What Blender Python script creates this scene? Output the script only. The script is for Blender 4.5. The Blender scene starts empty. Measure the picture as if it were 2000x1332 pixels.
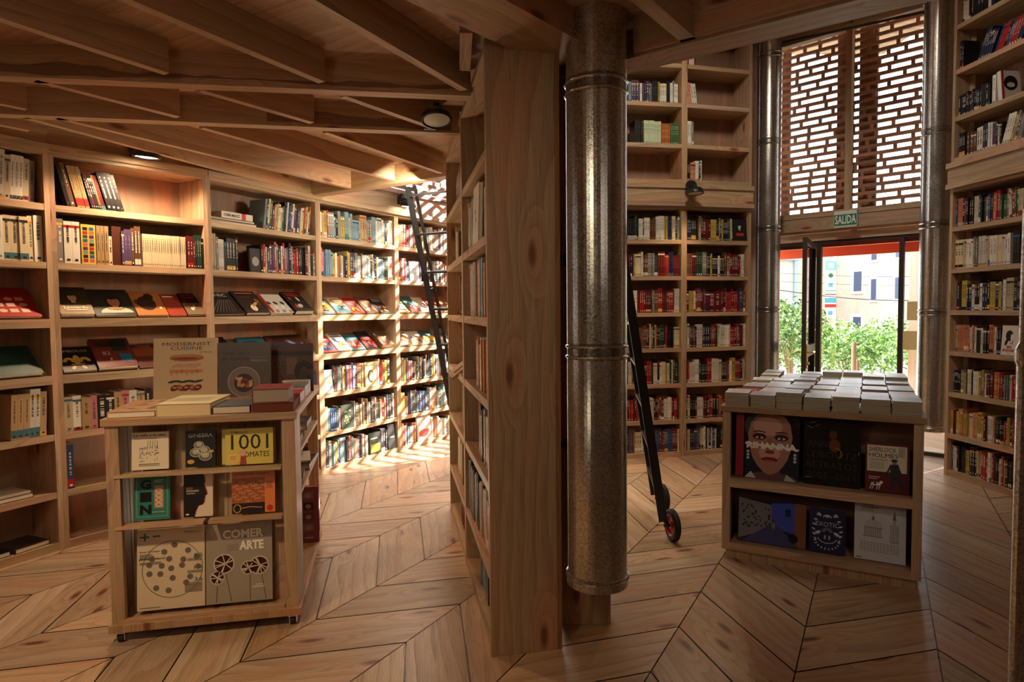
import bpy, math, random
import numpy as np
from mathutils import Vector, Matrix
S = bpy.context.scene
C = S.collection
V = Vector
PI = math.pi

# ------------------------------------------------------------ camera, sky, sun, exposure
cam = bpy.data.objects.new('camera', bpy.data.cameras.new('camera')); C.objects.link(cam)
cam.data.sensor_width = 36.0
cam.data.lens = 1241.66 * 36.0 / 2000.0
cam.data.clip_start = 0.05
CAM = V((0, 0, 1.5)); PITCH = 0.04847; ROLL = -0.00943
cam.matrix_world = Matrix.Translation(CAM) @ Matrix.Rotation(PI / 2 - PITCH, 4, 'X') @ Matrix.Rotation(ROLL, 4, 'Z')
S.camera = cam
S.view_settings.view_transform = 'Standard'; S.view_settings.look = 'None'
S.view_settings.gamma = 1.0; S.view_settings.use_curve_mapping = False
S.view_settings.exposure = 0.0
S.cycles.max_bounces = 7; S.cycles.diffuse_bounces = 5; S.cycles.glossy_bounces = 3
S.cycles.transmission_bounces = 4; S.cycles.transparent_max_bounces = 12
S.cycles.sample_clamp_indirect = 6.0; S.cycles.caustics_reflective = False; S.cycles.caustics_refractive = False
S.cycles.use_denoising = True

w = bpy.data.worlds.new('sky'); S.world = w; w.use_nodes = True
wb = w.node_tree.nodes['Background']
wb.inputs[0].default_value = (0.90, 0.95, 1.0, 1); wb.inputs[1].default_value = 5.5

def light(kind, name, loc, energy, color=(1, 1, 1), to=None, parent=None, **kw):
    d = bpy.data.lights.new(name, kind); d.energy = energy; d.color = color
    for k, val in kw.items(): setattr(d, k, val)
    o = bpy.data.objects.new(name, d); C.objects.link(o); o.location = loc
    if to is not None: o.rotation_euler = (V(to) - V(loc)).to_track_quat('-Z', 'Y').to_euler()
    if parent: o.parent = parent
    return o
SUN_D = V((-0.74, -0.45, -0.50)).normalized()
light('SUN', 'sun', (4, 12, 9), 36.0, (1.0, 0.92, 0.80), to=V((4, 12, 9)) + SUN_D, angle=0.022)
WARM = (1.0, 0.66, 0.40)
light('AREA', 'fill_left_behind_camera', (-1.3, -0.4, 2.45), 5, (1.0, 0.81, 0.57), to=(-1.7, 3.4, 0.9), size=1.2, spread=2.3)  # added fill from behind the camera for the gallery, no lamp there
light('AREA', 'fill_right_behind_camera', (1.7, -0.9, 2.45), 3, (1.0, 0.84, 0.68), to=(2.0, 4.0, 0.8), size=1.2, spread=2.2)  # second added fill behind the camera, without a fixture
light('SPOT', 'fill_spot_floor_left', (-1.75, 1.2, 2.5), 130, (1.0, 0.68, 0.38), to=(-1.75, 2.1, 0), spot_size=1.5, spot_blend=.9, shadow_soft_size=.06)  # added spot without fixture, warms the floor at lower left
light('SPOT', 'fill_spot_end_plank', (-1.0, 0.3, 2.45), 30, (1.0, 0.80, 0.56), to=(0.05, 2.75, 1.25), spot_size=1.0, spot_blend=.9, shadow_soft_size=.12)  # added to brighten the plank end of the free-standing bookcase
light('AREA', 'low_bounce_fill', (-1.45, 4.45, 0.14), 15, (1.0, 0.82, 0.56), to=(-1.5, 4.4, 3.0), size=.4)  # hidden light added for the sun bounce from floor to beam undersides
light('AREA', 'ceiling_uplight_fill', (-1.2, 0.9, 0.7), 2.5, (1.0, 0.80, 0.54), to=(-1.1, 1.6, 2.6), size=.3)  # added uplight for the near ceiling undersides, no lamp stands here
light('SPOT', 'fill_spot_cart', (-1.25, 1.2, 2.5), 22, (1.0, 0.80, 0.58), to=(-1.6, 3.2, 1.1), spot_size=.95, spot_blend=.8, shadow_soft_size=.06)  # added spot that lifts the covers on the left cart
light('SPOT', 'fill_spot_table', (1.2, 0.9, 2.5), 26, (1.0, 0.86, 0.70), to=(1.8, 3.4, 0.35), spot_size=.9, spot_blend=.9, shadow_soft_size=.1)  # added spot that lifts the front of the display table
light('SPOT', 'void_fill_floor', (0.9, 4.6, 4.8), 170, (1.0, 0.90, 0.74), to=(0.95, 4.5, 0), spot_size=.75, spot_blend=.9, shadow_soft_size=.3)  # invented source over the void, its floor bounce lights the edge beam
light('SPOT', 'void_fill_left', (-0.3, 5.2, 4.7), 620, (1.0, 0.90, 0.70), to=(-1.1, 5.4, 0.3), spot_size=1.25, spot_blend=.7, shadow_soft_size=.35)  # invented source over the void for the left bookcases and floor
light('SPOT', 'void_fill_rear', (1.3, 3.9, 4.7), 210, (1.0, 0.88, 0.72), to=(1.75, 6.4, 1.9), spot_size=1.5, spot_blend=.8, shadow_soft_size=.3)  # added above the void to brighten the rear bookcases
light('SPOT', 'void_fill_right', (2.0, 4.4, 4.7), 90, (1.0, 0.90, 0.78), to=(3.9, 4.9, 2.0), spot_size=1.5, spot_blend=.8, shadow_soft_size=.3)  # added above the void to brighten the right wall bookcases
light('AREA', 'fill_far_left_bookcases', (-0.75, 5.0, 2.46), 18, (1.0, 0.86, 0.64), to=(-1.6, 6.4, 0.9), size=.25)  # unseen fill added to brighten the far left bookcases

# ------------------------------------------------------------ helpers
def lin(c):
    if isinstance(c, str):
        c = [int(c[i:i + 2], 16) / 255 for i in (0, 2, 4)]
    return tuple(((x + .055) / 1.055) ** 2.4 if x > .04045 else x / 12.92 for x in c)
RG = random.Random(7)
_txt = {}
def text_geo(s, shear=0.0, bold=0.0, space=1.0):
    k = (s, shear, bold, space)
    if k not in _txt:
        cu = bpy.data.curves.new('t', 'FONT'); cu.body = s; cu.resolution_u = 2; cu.shear = shear; cu.offset = bold; cu.space_character = space
        cu.align_x = 'LEFT'
        o = bpy.data.objects.new('t', cu); C.objects.link(o)
        bpy.context.view_layer.update()
        me = bpy.data.meshes.new_from_object(o.evaluated_get(bpy.context.evaluated_depsgraph_get()))
        vs = [tuple(x.co) for x in me.vertices]; fs = [tuple(p.vertices) for p in me.polygons]
        bpy.data.objects.remove(o); bpy.data.curves.remove(cu); bpy.data.meshes.remove(me)
        xs = [q[0] for q in vs] or [0, 1]; ys = [q[1] for q in vs] or [0, 1]
        x0, x1, y0, y1 = min(xs), max(xs), min(ys), max(ys)
        _txt[k] = ([((q[0] - x0) / (x1 - x0), (q[1] - y0) / (y1 - y0)) for q in vs], fs, (x1 - x0) / (y1 - y0))
    return _txt[k]

class MB:
    def __init__(s): s.v = []; s.f = []; s.c = []; s.u = []; s.m = []; s.sm = []
    def face(s, pts, col=(1, 1, 1), uv=None, m=0, sm=False):
        b = len(s.v); s.v += [tuple(p) for p in pts]; n = len(pts)
        s.f.append(tuple(range(b, b + n))); s.c.append(col); s.m.append(m); s.sm.append(sm)
        s.u.append(uv or [(0, 0)] * n)
    def box(s, o, ex, ey, ez, col=(1, 1, 1), m=0, jit=True):
        o, e = V(o), [V(ex), V(ey), V(ez)]
        L = [x.length for x in e]; g = L.index(max(L))
        ru, rv = (RG.uniform(0, 40), RG.uniform(0, 40)) if jit else (0, 0)
        if e[0].cross(e[1]).dot(e[2]) < 0: flip = True
        else: flip = False
        for a, b, c_ in ((0, 1, 2), (1, 2, 0), (2, 0, 1)):
            for side in (0, 1):
                base = o + (e[c_] if side else V((0, 0, 0)))
                P = [base, base + e[a], base + e[a] + e[b], base + e[b]]
                if a == g: uv = [(0, 0), (L[a], 0), (L[a], L[b]), (0, L[b])]
                elif b == g: uv = [(0, 0), (0, L[a]), (L[b], L[a]), (L[b], 0)]
                else: uv = [(0, 0), (L[a] * .3, 0), (L[a] * .3, L[b]), (0, L[b])]
                uv = [(q[0] + ru, q[1] + rv + c_ * .37) for q in uv]
                if (side == 0) != flip: P.reverse(); uv.reverse()
                s.face(P, col, uv, m)
        return s
    def bx(s, x0, x1, y0, y1, z0, z1, col=(1, 1, 1), m=0):
        return s.box((x0, y0, z0), (x1 - x0, 0, 0), (0, y1 - y0, 0), (0, 0, z1 - z0), col, m)
    def beam(s, a, b, wd, h, col=(1, 1, 1), m=0, side=(0, 0, 1)):
        """bar whose bottom centre line runs from a to b"""
        a, b = V(a), V(b); d = b - a; up = V(side); n = d.cross(up).normalized() * wd
        return s.box(a - n / 2, d, n, up.normalized() * h, col, m)
    def tube(s, path, r, n=10, col=(1, 1, 1), m=0, cap=True):
        P = [V(p) for p in path]; rings = []
        t0 = (P[1] - P[0]).normalized(); ref = V((0, 0, 1)) if abs(t0.z) < .9 else V((1, 0, 0))
        nx = t0.cross(ref).normalized()
        for i, p in enumerate(P):
            t = (P[min(i + 1, len(P) - 1)] - P[max(i - 1, 0)]).normalized()
            nx = (nx - t * nx.dot(t)).normalized(); ny = t.cross(nx)
            rr = r[i] if isinstance(r, (list, tuple)) else r
            rings.append([p + (nx * math.cos(a) + ny * math.sin(a)) * rr for a in [2 * PI * k / n for k in range(n)]])
        L = 0
        for i in range(len(P) - 1):
            l2 = L + (P[i + 1] - P[i]).length
            for k in range(n):
                k2 = (k + 1) % n
                s.face([rings[i][k], rings[i][k2], rings[i + 1][k2], rings[i + 1][k]][::-1], col, [(L, k / n), (L, (k + 1) / n), (l2, (k + 1) / n), (l2, k / n)][::-1], m, True)
            L = l2
        if cap:
            s.face(rings[0], col, None, m); s.face(rings[-1][::-1], col, None, m)
        return s
    def lathe(s, prof, M, n=24, col=(1, 1, 1), m=0, sm=True):
        R = [[M @ V((r * math.cos(2 * PI * k / n), r * math.sin(2 * PI * k / n), z)) for k in range(n)] for r, z in prof]
        for i in range(len(R) - 1):
            for k in range(n):
                k2 = (k + 1) % n
                s.face([R[i][k], R[i][k2], R[i + 1][k2], R[i + 1][k]], col, [(k / n, prof[i][1]), ((k + 1) / n, prof[i][1]), ((k + 1) / n, prof[i + 1][1]), (k / n, prof[i + 1][1])], m, sm)
        return s
    # flat art in the local x-z plane, facing -y; l = layer number
    def rect(s, x, z, wd, h, col, l=1, y=0, m=0):
        y -= l * .0006
        s.face([(x, y, z), (x + wd, y, z), (x + wd, y, z + h), (x, y, z + h)], col, None, m)
    def poly(s, pts, col, l=1, y=0, m=0):
        y -= l * .0006; a = sum(p[0] * q[1] - q[0] * p[1] for p, q in zip(pts, pts[1:] + pts[:1]))
        if a < 0: pts = pts[::-1]
        s.face([(p[0], y, p[1]) for p in pts], col, None, m)
    def oval(s, x, z, rx, rz, col, l=1, y=0, rot=0, n=18, a0=0, a1=2 * PI, m=0):
        pts = []
        for k in range(n + (0 if a1 - a0 > 6.2 else 1)):
            a = a0 + (a1 - a0) * k / n; px, pz = rx * math.cos(a), rz * math.sin(a)
            pts.append((x + px * math.cos(rot) - pz * math.sin(rot), z + px * math.sin(rot) + pz * math.cos(rot)))
        s.poly(pts, col, l, y, m)
    def ring(s, x, z, rx, rz, t, col, l=1, y=0, n=28, a0=0, a1=2 * PI):
        y -= l * .0006
        for k in range(n):
            a, b = a0 + (a1 - a0) * k / n, a0 + (a1 - a0) * (k + 1) / n
            P = [(x + q * math.cos(c_), y, z + q2 * math.sin(c_)) for c_, q, q2 in ((a, rx - t, rz - t), (a, rx, rz), (b, rx, rz), (b, rx - t, rz - t))]
            s.face(P, col)
    def stroke(s, pts, t, col, l=1, y=0):
        for p, q in zip(pts, pts[1:]):
            dx, dz = q[0] - p[0], q[1] - p[1]; L = math.hypot(dx, dz) or 1; nx, nz = -dz / L * t / 2, dx / L * t / 2
            s.poly([(p[0] - nx, p[1] - nz), (q[0] - nx, q[1] - nz), (q[0] + nx, q[1] + nz), (p[0] + nx, p[1] + nz)], col, l, y)
    def text(s, str_, x, z, wd, h, col, l=2, y=0, vert=False, **k):
        """fit into wd x h with lower left at x,z; vert: reads downwards"""
        vs, fs, ar = text_geo(str_, **k); y -= l * .0006; b = len(s.v)
        for a, c_ in vs:
            if vert: s.v.append((x + c_ * wd, y, z + h - a * h))
            else: s.v.append((x + a * wd, y, z + c_ * h))
        for f in fs:
            s.f.append(tuple(b + i for i in f)); s.c.append(col); s.m.append(0); s.sm.append(False); s.u.append([(0, 0)] * len(f))
    def xf(s, M, start=0):
        for i in range(start, len(s.v)): s.v[i] = tuple(M @ V(s.v[i]))
    def add(s, o, M=None):
        b = len(s.v); s.v += [tuple(M @ V(p)) for p in o.v] if M else o.v
        s.f += [tuple(i + b for i in f) for f in o.f]; s.c += o.c; s.u += o.u; s.m += o.m; s.sm += o.sm
    def mesh(s, name, mats):
        me = bpy.data.meshes.new(name); me.from_pydata(s.v, [], s.f)
        for mt in mats: me.materials.append(mt)
        me.polygons.foreach_set('material_index', s.m); me.polygons.foreach_set('use_smooth', s.sm)
        ca = me.color_attributes.new('Col', 'FLOAT_COLOR', 'CORNER')
        ca.data.foreach_set('color', [x for f, c_ in zip(s.f, s.c) for _ in f for x in (*c_[:3], 1.0)])
        uv = me.uv_layers.new(name='UVMap'); uv.data.foreach_set('uv', [x for u in s.u for q in u for x in q])
        me.update(); return me
    def build(s, name, mats, parent=None, M=None, bevel=0):
        if not isinstance(mats, (list, tuple)): mats = [mats]
        o = bpy.data.objects.new(name, s.mesh(name, mats)); C.objects.link(o)
        if parent: o.parent = parent
        if M is not None: o.matrix_world = M
        if bevel:
            wd = o.modifiers.new('w', 'WELD'); wd.merge_threshold = 1e-5
            b = o.modifiers.new('b', 'BEVEL'); b.width = bevel; b.segments = 2; b.limit_method = 'ANGLE'
        return o
def empty(name, M):
    o = bpy.data.objects.new(name, None); C.objects.link(o); o.empty_display_size = .05
    o.matrix_world = M if isinstance(M, Matrix) else Matrix.Translation(M)
    return o
def tag(o, label, cat, group=None):
    o['label'] = label; o['category'] = cat
    if group: o['group'] = group
    return o
def struct(o): o['kind'] = 'structure'; return o
def frame(A, B, z=0):
    A, B = V((*A, z)), V((*B, z)); u = (B - A).normalized(); n = V((-u.y, u.x, 0))
    M = Matrix.Identity(4)
    for i in range(3): M[i][0] = u[i]; M[i][1] = n[i]; M[i][2] = (0, 0, 1)[i]; M[i][3] = A[i]
    return M, (B - A).length
T = Matrix.Translation
def R(a, ax): return Matrix.Rotation(a, 4, ax)

# ------------------------------------------------------------ materials
class NT:
    def __init__(s, name):
        s.m = bpy.data.materials.new(name); s.m.use_nodes = True; s.t = s.m.node_tree; s.N = s.t.nodes; s.L = s.t.links
        s.b = s.N['Principled BSDF']
    def n(s, typ, ins=None, **kw):
        x = s.N.new(typ)
        for k, val in kw.items(): setattr(x, k, val)
        for k, val in (ins or {}).items():
            if isinstance(val, bpy.types.NodeSocket): s.L.new(val, x.inputs[k])
            else: x.inputs[k].default_value = val
        return x
    def set(s, k, val):
        if isinstance(val, bpy.types.NodeSocket): s.L.new(val, s.b.inputs[k])
        else: s.b.inputs[k].default_value = val
    def math(s, op, a, b=0.5, c=None, clamp=False):
        x = s.N.new('ShaderNodeMath'); x.operation = op; x.use_clamp = clamp
        for i, q in enumerate((a, b, c)):
            if q is None: continue
            if isinstance(q, bpy.types.NodeSocket): s.L.new(q, x.inputs[i])
            else: x.inputs[i].default_value = q
        return x.outputs[0]
    def mix(s, f, a, b, blend='MIX'):
        x = s.N.new('ShaderNodeMix'); x.data_type = 'RGBA'; x.blend_type = blend
        for i, q in ((0, f), (6, a), (7, b)):
            if isinstance(q, bpy.types.NodeSocket): s.L.new(q, x.inputs[i])
            else: x.inputs[i].default_value = q if i == 0 else (*q[:3], 1)
        return x.outputs[2]
    def ramp(s, f, lo, hi):
        x = s.n('ShaderNodeMapRange', {0: f, 1: lo, 2: hi}); return x.outputs[0]

def wood(name, light_, dark, knot=(.16, .05, .025), streak=(.62, .26, .14), rings=13.0, rough=.5, sk=.25, knots=.55):
    q = NT(name)
    uv = q.n('ShaderNodeUVMap').outputs[0]; col = q.n('ShaderNodeVertexColor', layer_name='Col').outputs[0]
    kv = q.n('ShaderNodeMapping', {0: uv, 3: (1.7, 5.5, 1)}).outputs[0]
    vo = q.n('ShaderNodeTexVoronoi', {0: kv, 'Scale': 1.0}, voronoi_dimensions='2D')
    sep = q.n('ShaderNodeSeparateColor', {0: vo.outputs['Color']})
    on = q.math('GREATER_THAN', sep.outputs[0], knots)
    kn = q.math('MULTIPLY', q.math('SUBTRACT', 1.0, q.ramp(vo.outputs['Distance'], .05, .13)), on)
    halo = q.math('MULTIPLY', q.math('SUBTRACT', 1.0, q.ramp(vo.outputs['Distance'], .08, .42)), on)
    n1 = q.n('ShaderNodeTexNoise', {0: q.n('ShaderNodeMapping', {0: uv, 3: (.45, 2.2, 1)}).outputs[0], 'Scale': 1.0, 'Detail': 2.0}, noise_dimensions='2D').outputs[0]
    sx = q.n('ShaderNodeSeparateXYZ', {0: uv})
    ph = q.math('ADD', q.math('MULTIPLY', sx.outputs[1], rings), q.math('MULTIPLY', n1, 5.0))
    ph = q.math('ADD', ph, q.math('MULTIPLY', halo, 2.4))
    ring = q.math('FRACT', ph)
    ring = q.math('POWER', ring, 1.6)
    fine = q.n('ShaderNodeTexNoise', {0: q.n('ShaderNodeMapping', {0: uv, 3: (5, 190, 1)}).outputs[0], 'Scale': 1.0, 'Detail': 2.0}, noise_dimensions='2D').outputs[0]
    big = q.n('ShaderNodeTexNoise', {0: q.n('ShaderNodeMapping', {0: uv, 3: (.9, 6.0, 1)}).outputs[0], 'Scale': 1.0, 'Detail': 3.0, 'Distortion': .8}, noise_dimensions='2D').outputs[0]
    f = q.math('ADD', q.math('MULTIPLY', ring, .45), q.math('MULTIPLY', q.ramp(fine, .3, .7), .45))
    c = q.mix(f, light_, dark)
    c = q.mix(q.math('MULTIPLY', q.ramp(big, .5, .78), sk * 2.4, clamp=True), c, streak)
    c = q.mix(q.math('MULTIPLY', halo, .35), c, streak)
    c = q.mix(q.math('MULTIPLY', kn, .9), c, knot)
    c = q.mix(1.0, c, col, 'MULTIPLY')
    q.set('Base Color', c); q.set('Roughness', q.math('ADD', q.math('MULTIPLY', f, .15), rough - .08))
    bp = q.n('ShaderNodeBump', {'Strength': .12, 'Distance': .004, 'Height': f})
    q.set('Normal', bp.outputs[0])
    return q.m
def flat(name, col, rough=.5, metal=0.0, emit=0.0, alpha=None, spec=None):
    q = NT(name); c = (*col[:3], 1)
    nz = q.n('ShaderNodeTexNoise', {'Scale': 35.0, 'Detail': 2.0}).outputs[0]
    q.set('Base Color', q.mix(q.math('MULTIPLY', nz, .25), c, tuple(x * .75 for x in col[:3])))
    q.set('Roughness', rough); q.set('Metallic', metal)
    if emit: q.set('Emission Color', c); q.set('Emission Strength', emit)
    return q.m
def printed(name, rough):
    q = NT(name); col = q.n('ShaderNodeVertexColor', layer_name='Col').outputs[0]
    q.set('Base Color', col); q.set('Roughness', rough); q.set('Specular IOR Level', .45); return q.m
def galvan():
    q = NT('galvanised_steel')
    tc = q.n('ShaderNodeTexCoord').outputs['Object']
    vo = q.n('ShaderNodeTexVoronoi', {0: tc, 'Scale': 210.0}); nz = q.n('ShaderNodeTexNoise', {0: tc, 'Scale': 7.0, 'Detail': 5.0}).outputs[0]
    sp = q.n('ShaderNodeSeparateColor', {0: vo.outputs['Color']}).outputs[0]
    q.set('Base Color', q.mix(q.math('ADD', q.math('MULTIPLY', sp, .7), q.math('MULTIPLY', nz, .4)), (.25, .245, .22), (.76, .74, .67)))
    q.set('Metallic', .95); q.set('Roughness', q.math('ADD', q.math('MULTIPLY', sp, .07), q.math('ADD', q.math('MULTIPLY', nz, .16), .10)))
    q.set('Normal', q.n('ShaderNodeBump', {'Strength': .14, 'Distance': .001, 'Height': sp}).outputs[0])
    return q.m
def glass():
    m = bpy.data.materials.new('window_glass'); m.use_nodes = True; t = m.node_tree; t.nodes.clear()
    o = t.nodes.new('ShaderNodeOutputMaterial'); a = t.nodes.new('ShaderNodeBsdfTransparent'); b = t.nodes.new('ShaderNodeBsdfGlossy'); x = t.nodes.new('ShaderNodeMixShader'); fr = t.nodes.new('ShaderNodeFresnel')
    a.inputs[0].default_value = (.93, .96, .96, 1); b.inputs['Roughness'].default_value = .02; fr.inputs[0].default_value = 1.45
    t.links.new(fr.outputs[0], x.inputs[0]); t.links.new(a.outputs[0], x.inputs[1]); t.links.new(b.outputs[0], x.inputs[2]); t.links.new(x.outputs[0], o.inputs[0])
    return m
PINE = wood('pine_wood', (.54, .39, .235), (.26, .165, .09), knots=.72)
PINE_SH = wood('pine_ceiling_wood', (.58, .40, .25), (.33, .20, .11), sk=.3, knots=.7)
PLY = wood('plywood_back', (.36, .235, .155), (.27, .165, .10), rings=5, sk=.3, knots=.8)
FLOORW = wood('floor_boards', (.60, .45, .295), (.27, .165, .09), knot=(.13, .04, .025), streak=(.50, .27, .15), rings=12, rough=.34, sk=.34, knots=.6)
WEATHER = wood('weathered_wood', (.46, .30, .18), (.28, .17, .09), sk=.1)
LATW = wood('lattice_wood', (.44, .22, .12), (.27, .12, .06), rings=20, sk=.3, knots=.9)
PRINT = printed('printed_cover', .38); MATT = printed('paper_pages', .85); GLOSSY = printed('glossy_cover', .16)
STEEL = galvan(); BLACK = flat('black_painted_steel', (.012, .012, .013), .38); IRON = flat('dark_door_frame', (.035, .022, .018), .4)
CHROME = flat('chrome', (.75, .75, .75), .18, 1.0); RUBBER = flat('black_rubber', (.01, .01, .01), .7); REDP = flat('red_plastic', (.42, .012, .012), .3)
ORANGE = flat('orange_red_paint', (.72, .13, .05), .5); GLASS = glass(); BRASS = flat('brass', (.7, .5, .2), .3, 1.0)
LAMPGLOW = flat('lit_lamp_glass', (1.0, .80, .52), .3, 0, 40.0); LAMPOFF = flat('frosted_lamp_glass', (.55, .50, .42), .25)
tint = lambda r=RG, a=.84, b=1.08: (lambda k: (k, k * r.uniform(.95, 1.02), k * r.uniform(.9, 1.04)))(r.uniform(a, b))

# ------------------------------------------------------------ floor: chevron of boards between parallel seams at 60 degrees
def build_floor():
    mb = MB(); t = V((.5, .8660254)); n = V((-.8660254, .5)); P = .4275
    s0 = {0: .22, 1: .36, 2: .25, 3: .05, 4: .008, 5: .188, 6: .138}
    ks = list(range(-12, 16)); sv = {}
    for k in ks:
        if k in s0: sv[k] = s0[k]
    for k in range(7, 16): sv[k] = (sv[k - 1] + (.607 if (k - 1) % 2 == 0 else -.4875)) % P
    for k in range(-1, -13, -1): sv[k] = (sv[k + 1] - (.607 if k % 2 == 0 else -.4875)) % P
    rr = random.Random(3)
    inside = lambda p: -4.3 < p.x < 5.2 and -1.9 < p.y < 8.6
    for k in ks[:-1]:
        want = .607 if k % 2 == 0 else -.4875
        m = round((want - (sv[k + 1] - sv[k])) / P)
        n0, n1 = .275 + .52 * k, .275 + .52 * (k + 1)
        for i in range(-28, 32):
            a0, a1 = sv[k] + i * P, sv[k] + (i + 1) * P; b0, b1 = sv[k + 1] + (i + m) * P, sv[k + 1] + (i + m + 1) * P
            c = t * ((a0 + b1) / 2) + n * ((n0 + n1) / 2)
            if not inside(c): continue
            nb = rr.choice((1, 2, 2)); kb = rr.uniform(.78, 1.10); rd = rr.uniform(0, 1) ** 2; base = (kb, kb * (1 - .09 * rd), kb * (1 - .16 * rd))
            for j in range(nb):
                e0, e1 = j / nb, (j + 1) / nb; g = .0052 / P; g0 = g if j == 0 else .0004; g1 = g if j == nb - 1 else .0004
                q0, q1 = a0 + (a1 - a0) * (e0 + g0), a0 + (a1 - a0) * (e1 - g1); r0, r1 = b0 + (b1 - b0) * (e0 + g0), b0 + (b1 - b0) * (e1 - g1)
                e = .0026
                A = t * q0 + n * (n0 + e); B = t * r0 + n * (n1 - e); Cc = t * r1 + n * (n1 - e); D = t * q1 + n * (n0 + e)
                d = (B - A).normalized(); pn = V((-d.y, d.x)); ru, rv = rr.uniform(0, 60), rr.uniform(0, 60)
                uv = [((p - A).dot(d) + ru, (p - A).dot(pn) + rv) for p in (A, B, Cc, D)]
                tt = tint(rr, .84, 1.08)
                if (B - A).cross(D - A) < 0: pts = [A, D, Cc, B]; uv = [uv[0], uv[3], uv[2], uv[1]]
                else: pts = [A, B, Cc, D]
                mb.face([(p.x, p.y, 0) for p in pts], tuple(x * y for x, y in zip(base, tt)), uv)
    mb.bx(-4.5, 5.4, -2.1, 8.8, -.05, -.006, (.08, .05, .04))
    struct(mb.build('floor', FLOORW))
build_floor()

# ------------------------------------------------------------ bookcases
LV = [.05, .375, .743, 1.105, 1.462, 1.826, 2.187]; TOPZ = 2.49
UNITS = dict(
    U0=((-3.33, 3.11), (-2.876, 4.004)), U1=((-2.876, 4.004), (-2.25, 4.759)), U2=((-2.25, 4.759), (-1.751, 5.812)),
    U3=((-1.751, 5.812), (-1.208, 6.739)), U4=((-1.208, 6.739), (-.65, 7.6)), B0=((.98, 6.27), (1.731, 6.395)), B1=((1.731, 6.395), (2.47, 6.582)),
    R0=((3.847, 5.616), (3.94, 4.62)), R1=((3.94, 4.62), (3.90, 3.60)), CA=((-.479, 4.763), (-.285, 3.70)), CB=((-.285, 3.70), (-.104, 2.715)))
F = {k: frame(*ab) for k, ab in UNITS.items()}
D = .30; UP = .03; TH = .04
BC = {}
def slope_shelf(mb, W, z, D=D):
    h = .21; c, s_ = math.cos(.72), math.sin(.72)
    mb.box((UP, .0, z - .045), (W - 2 * UP, 0, 0), (0, .018, 0), (0, 0, .055), tint())
    mb.box((UP, .015, z - .03), (W - 2 * UP, 0, 0), (0, .30 * c, .30 * s_), (0, -.018 * s_, .018 * c), tint())
def bookcase(key, label, levels=LV, top=TOPZ, slopes=(), z0=0.0, depth=D, back=True):
    M, W = F[key]; M = T((0, 0, z0)) @ M
    root = empty('bookcase', M); tag(root, label, 'bookcase', None); BC[key] = root
    for x in (0.0, W - UP):
        MB().bx(x, x + UP, 0, depth, 0, top + .03 - z0, tint()).build('side_panel', PINE, root)
    MB().bx(UP, W - UP, 0.0, depth, top - z0 , top + .03 - z0, tint()).build('top_board', PINE, root)
    if back:
        mb = MB(); x = 0; mb.bx(0, W, depth, depth + .012, 0, top + .03 - z0, (.95, .9, .9)); mb.build('back_panel', PLY, root)
    for i, z in enumerate(levels):
        mb = MB()
        if i in slopes: slope_shelf(mb, W, z - z0); mb.build('display_shelf', PINE, root)
        else:
            t0 = .05 if i == 0 and z0 == 0 else TH
            mb.bx(UP, W - UP, 0.002, depth, z - z0 - t0, z - z0, tint()); mb.build('shelf', PINE, root)
    return root
bookcase('U0', 'wall bookcase cut by the picture edge, dark sloped covers and pale spines', slopes=(3, 4))
bookcase('U1', 'wall bookcase under the lit black lamp, with a bare lit top compartment', slopes=(3, 4))
bookcase('U2', 'wall bookcase behind the cookery cart, a big gap in its second row of books', slopes=(3, 4))
bookcase('U3', 'sun-dappled wall bookcase where the low beamed ceiling ends, six packed rows', slopes=(3, 4))
bookcase('U4', 'sun-dappled wall bookcase partly hidden by the black ladder', slopes=(3, 4))
bookcase('B0', 'rear lower bookcase emerging from behind the big pipe and wheeled ladder')
bookcase('B1', 'rear lower bookcase between its twin and the window pipe, many red spines')
bookcase('R0', 'right wall lower bookcase beside the window pipe, holding the SIN ROUGE cover')
bookcase('R1', 'right wall bookcase mostly outside the picture behind the thin steel pole')
# free-standing case that shows its end panel
for key, lab in (('CA', 'far bay of the free-standing narrow bookcase by the steel pipe'), ('CB', 'near bay of the free-standing bookcase ending in a tall plank face')):
    bookcase(key, lab, top=2.59, levels=[.05, .35, .743, 1.105, 1.47, 1.826, 2.187], slopes=(), depth=.30)
sb = MB(); M, W = F['CA']
sb.box((.42, -.03, 1.06), (.35, 0, 0), (0, .22, .17), (0, -.012, .015), tint()); sb.build('display_ledge', PINE, BC['CA'], None)
mb = MB(); M, W = F['CB']
mb.bx(W, W + .03, -.004, .293, 0, 2.625, (.92, .86, .82)); mb.bx(W - .002, W + .028, .293, .315, 0, 2.60, (.72, .5, .4)); mb.build('end_plank', PINE, BC['CB'], bevel=.002)
# upper level cases
UL = [2.78, 3.13, 3.53, 3.91, 4.30]
for key, lab in (('B0', 'rear upper bookcase above the black clamp lamp, left of its divider'), ('B1', 'rear upper bookcase beside the window pipe, half empty shelves'), ('R0', 'right wall upper bookcase with leaning books near the ceiling'), ('R1', 'right wall upper bookcase mostly outside the picture')):
    bookcase(key, lab, levels=UL, top=4.72, z0=2.74)
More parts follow.
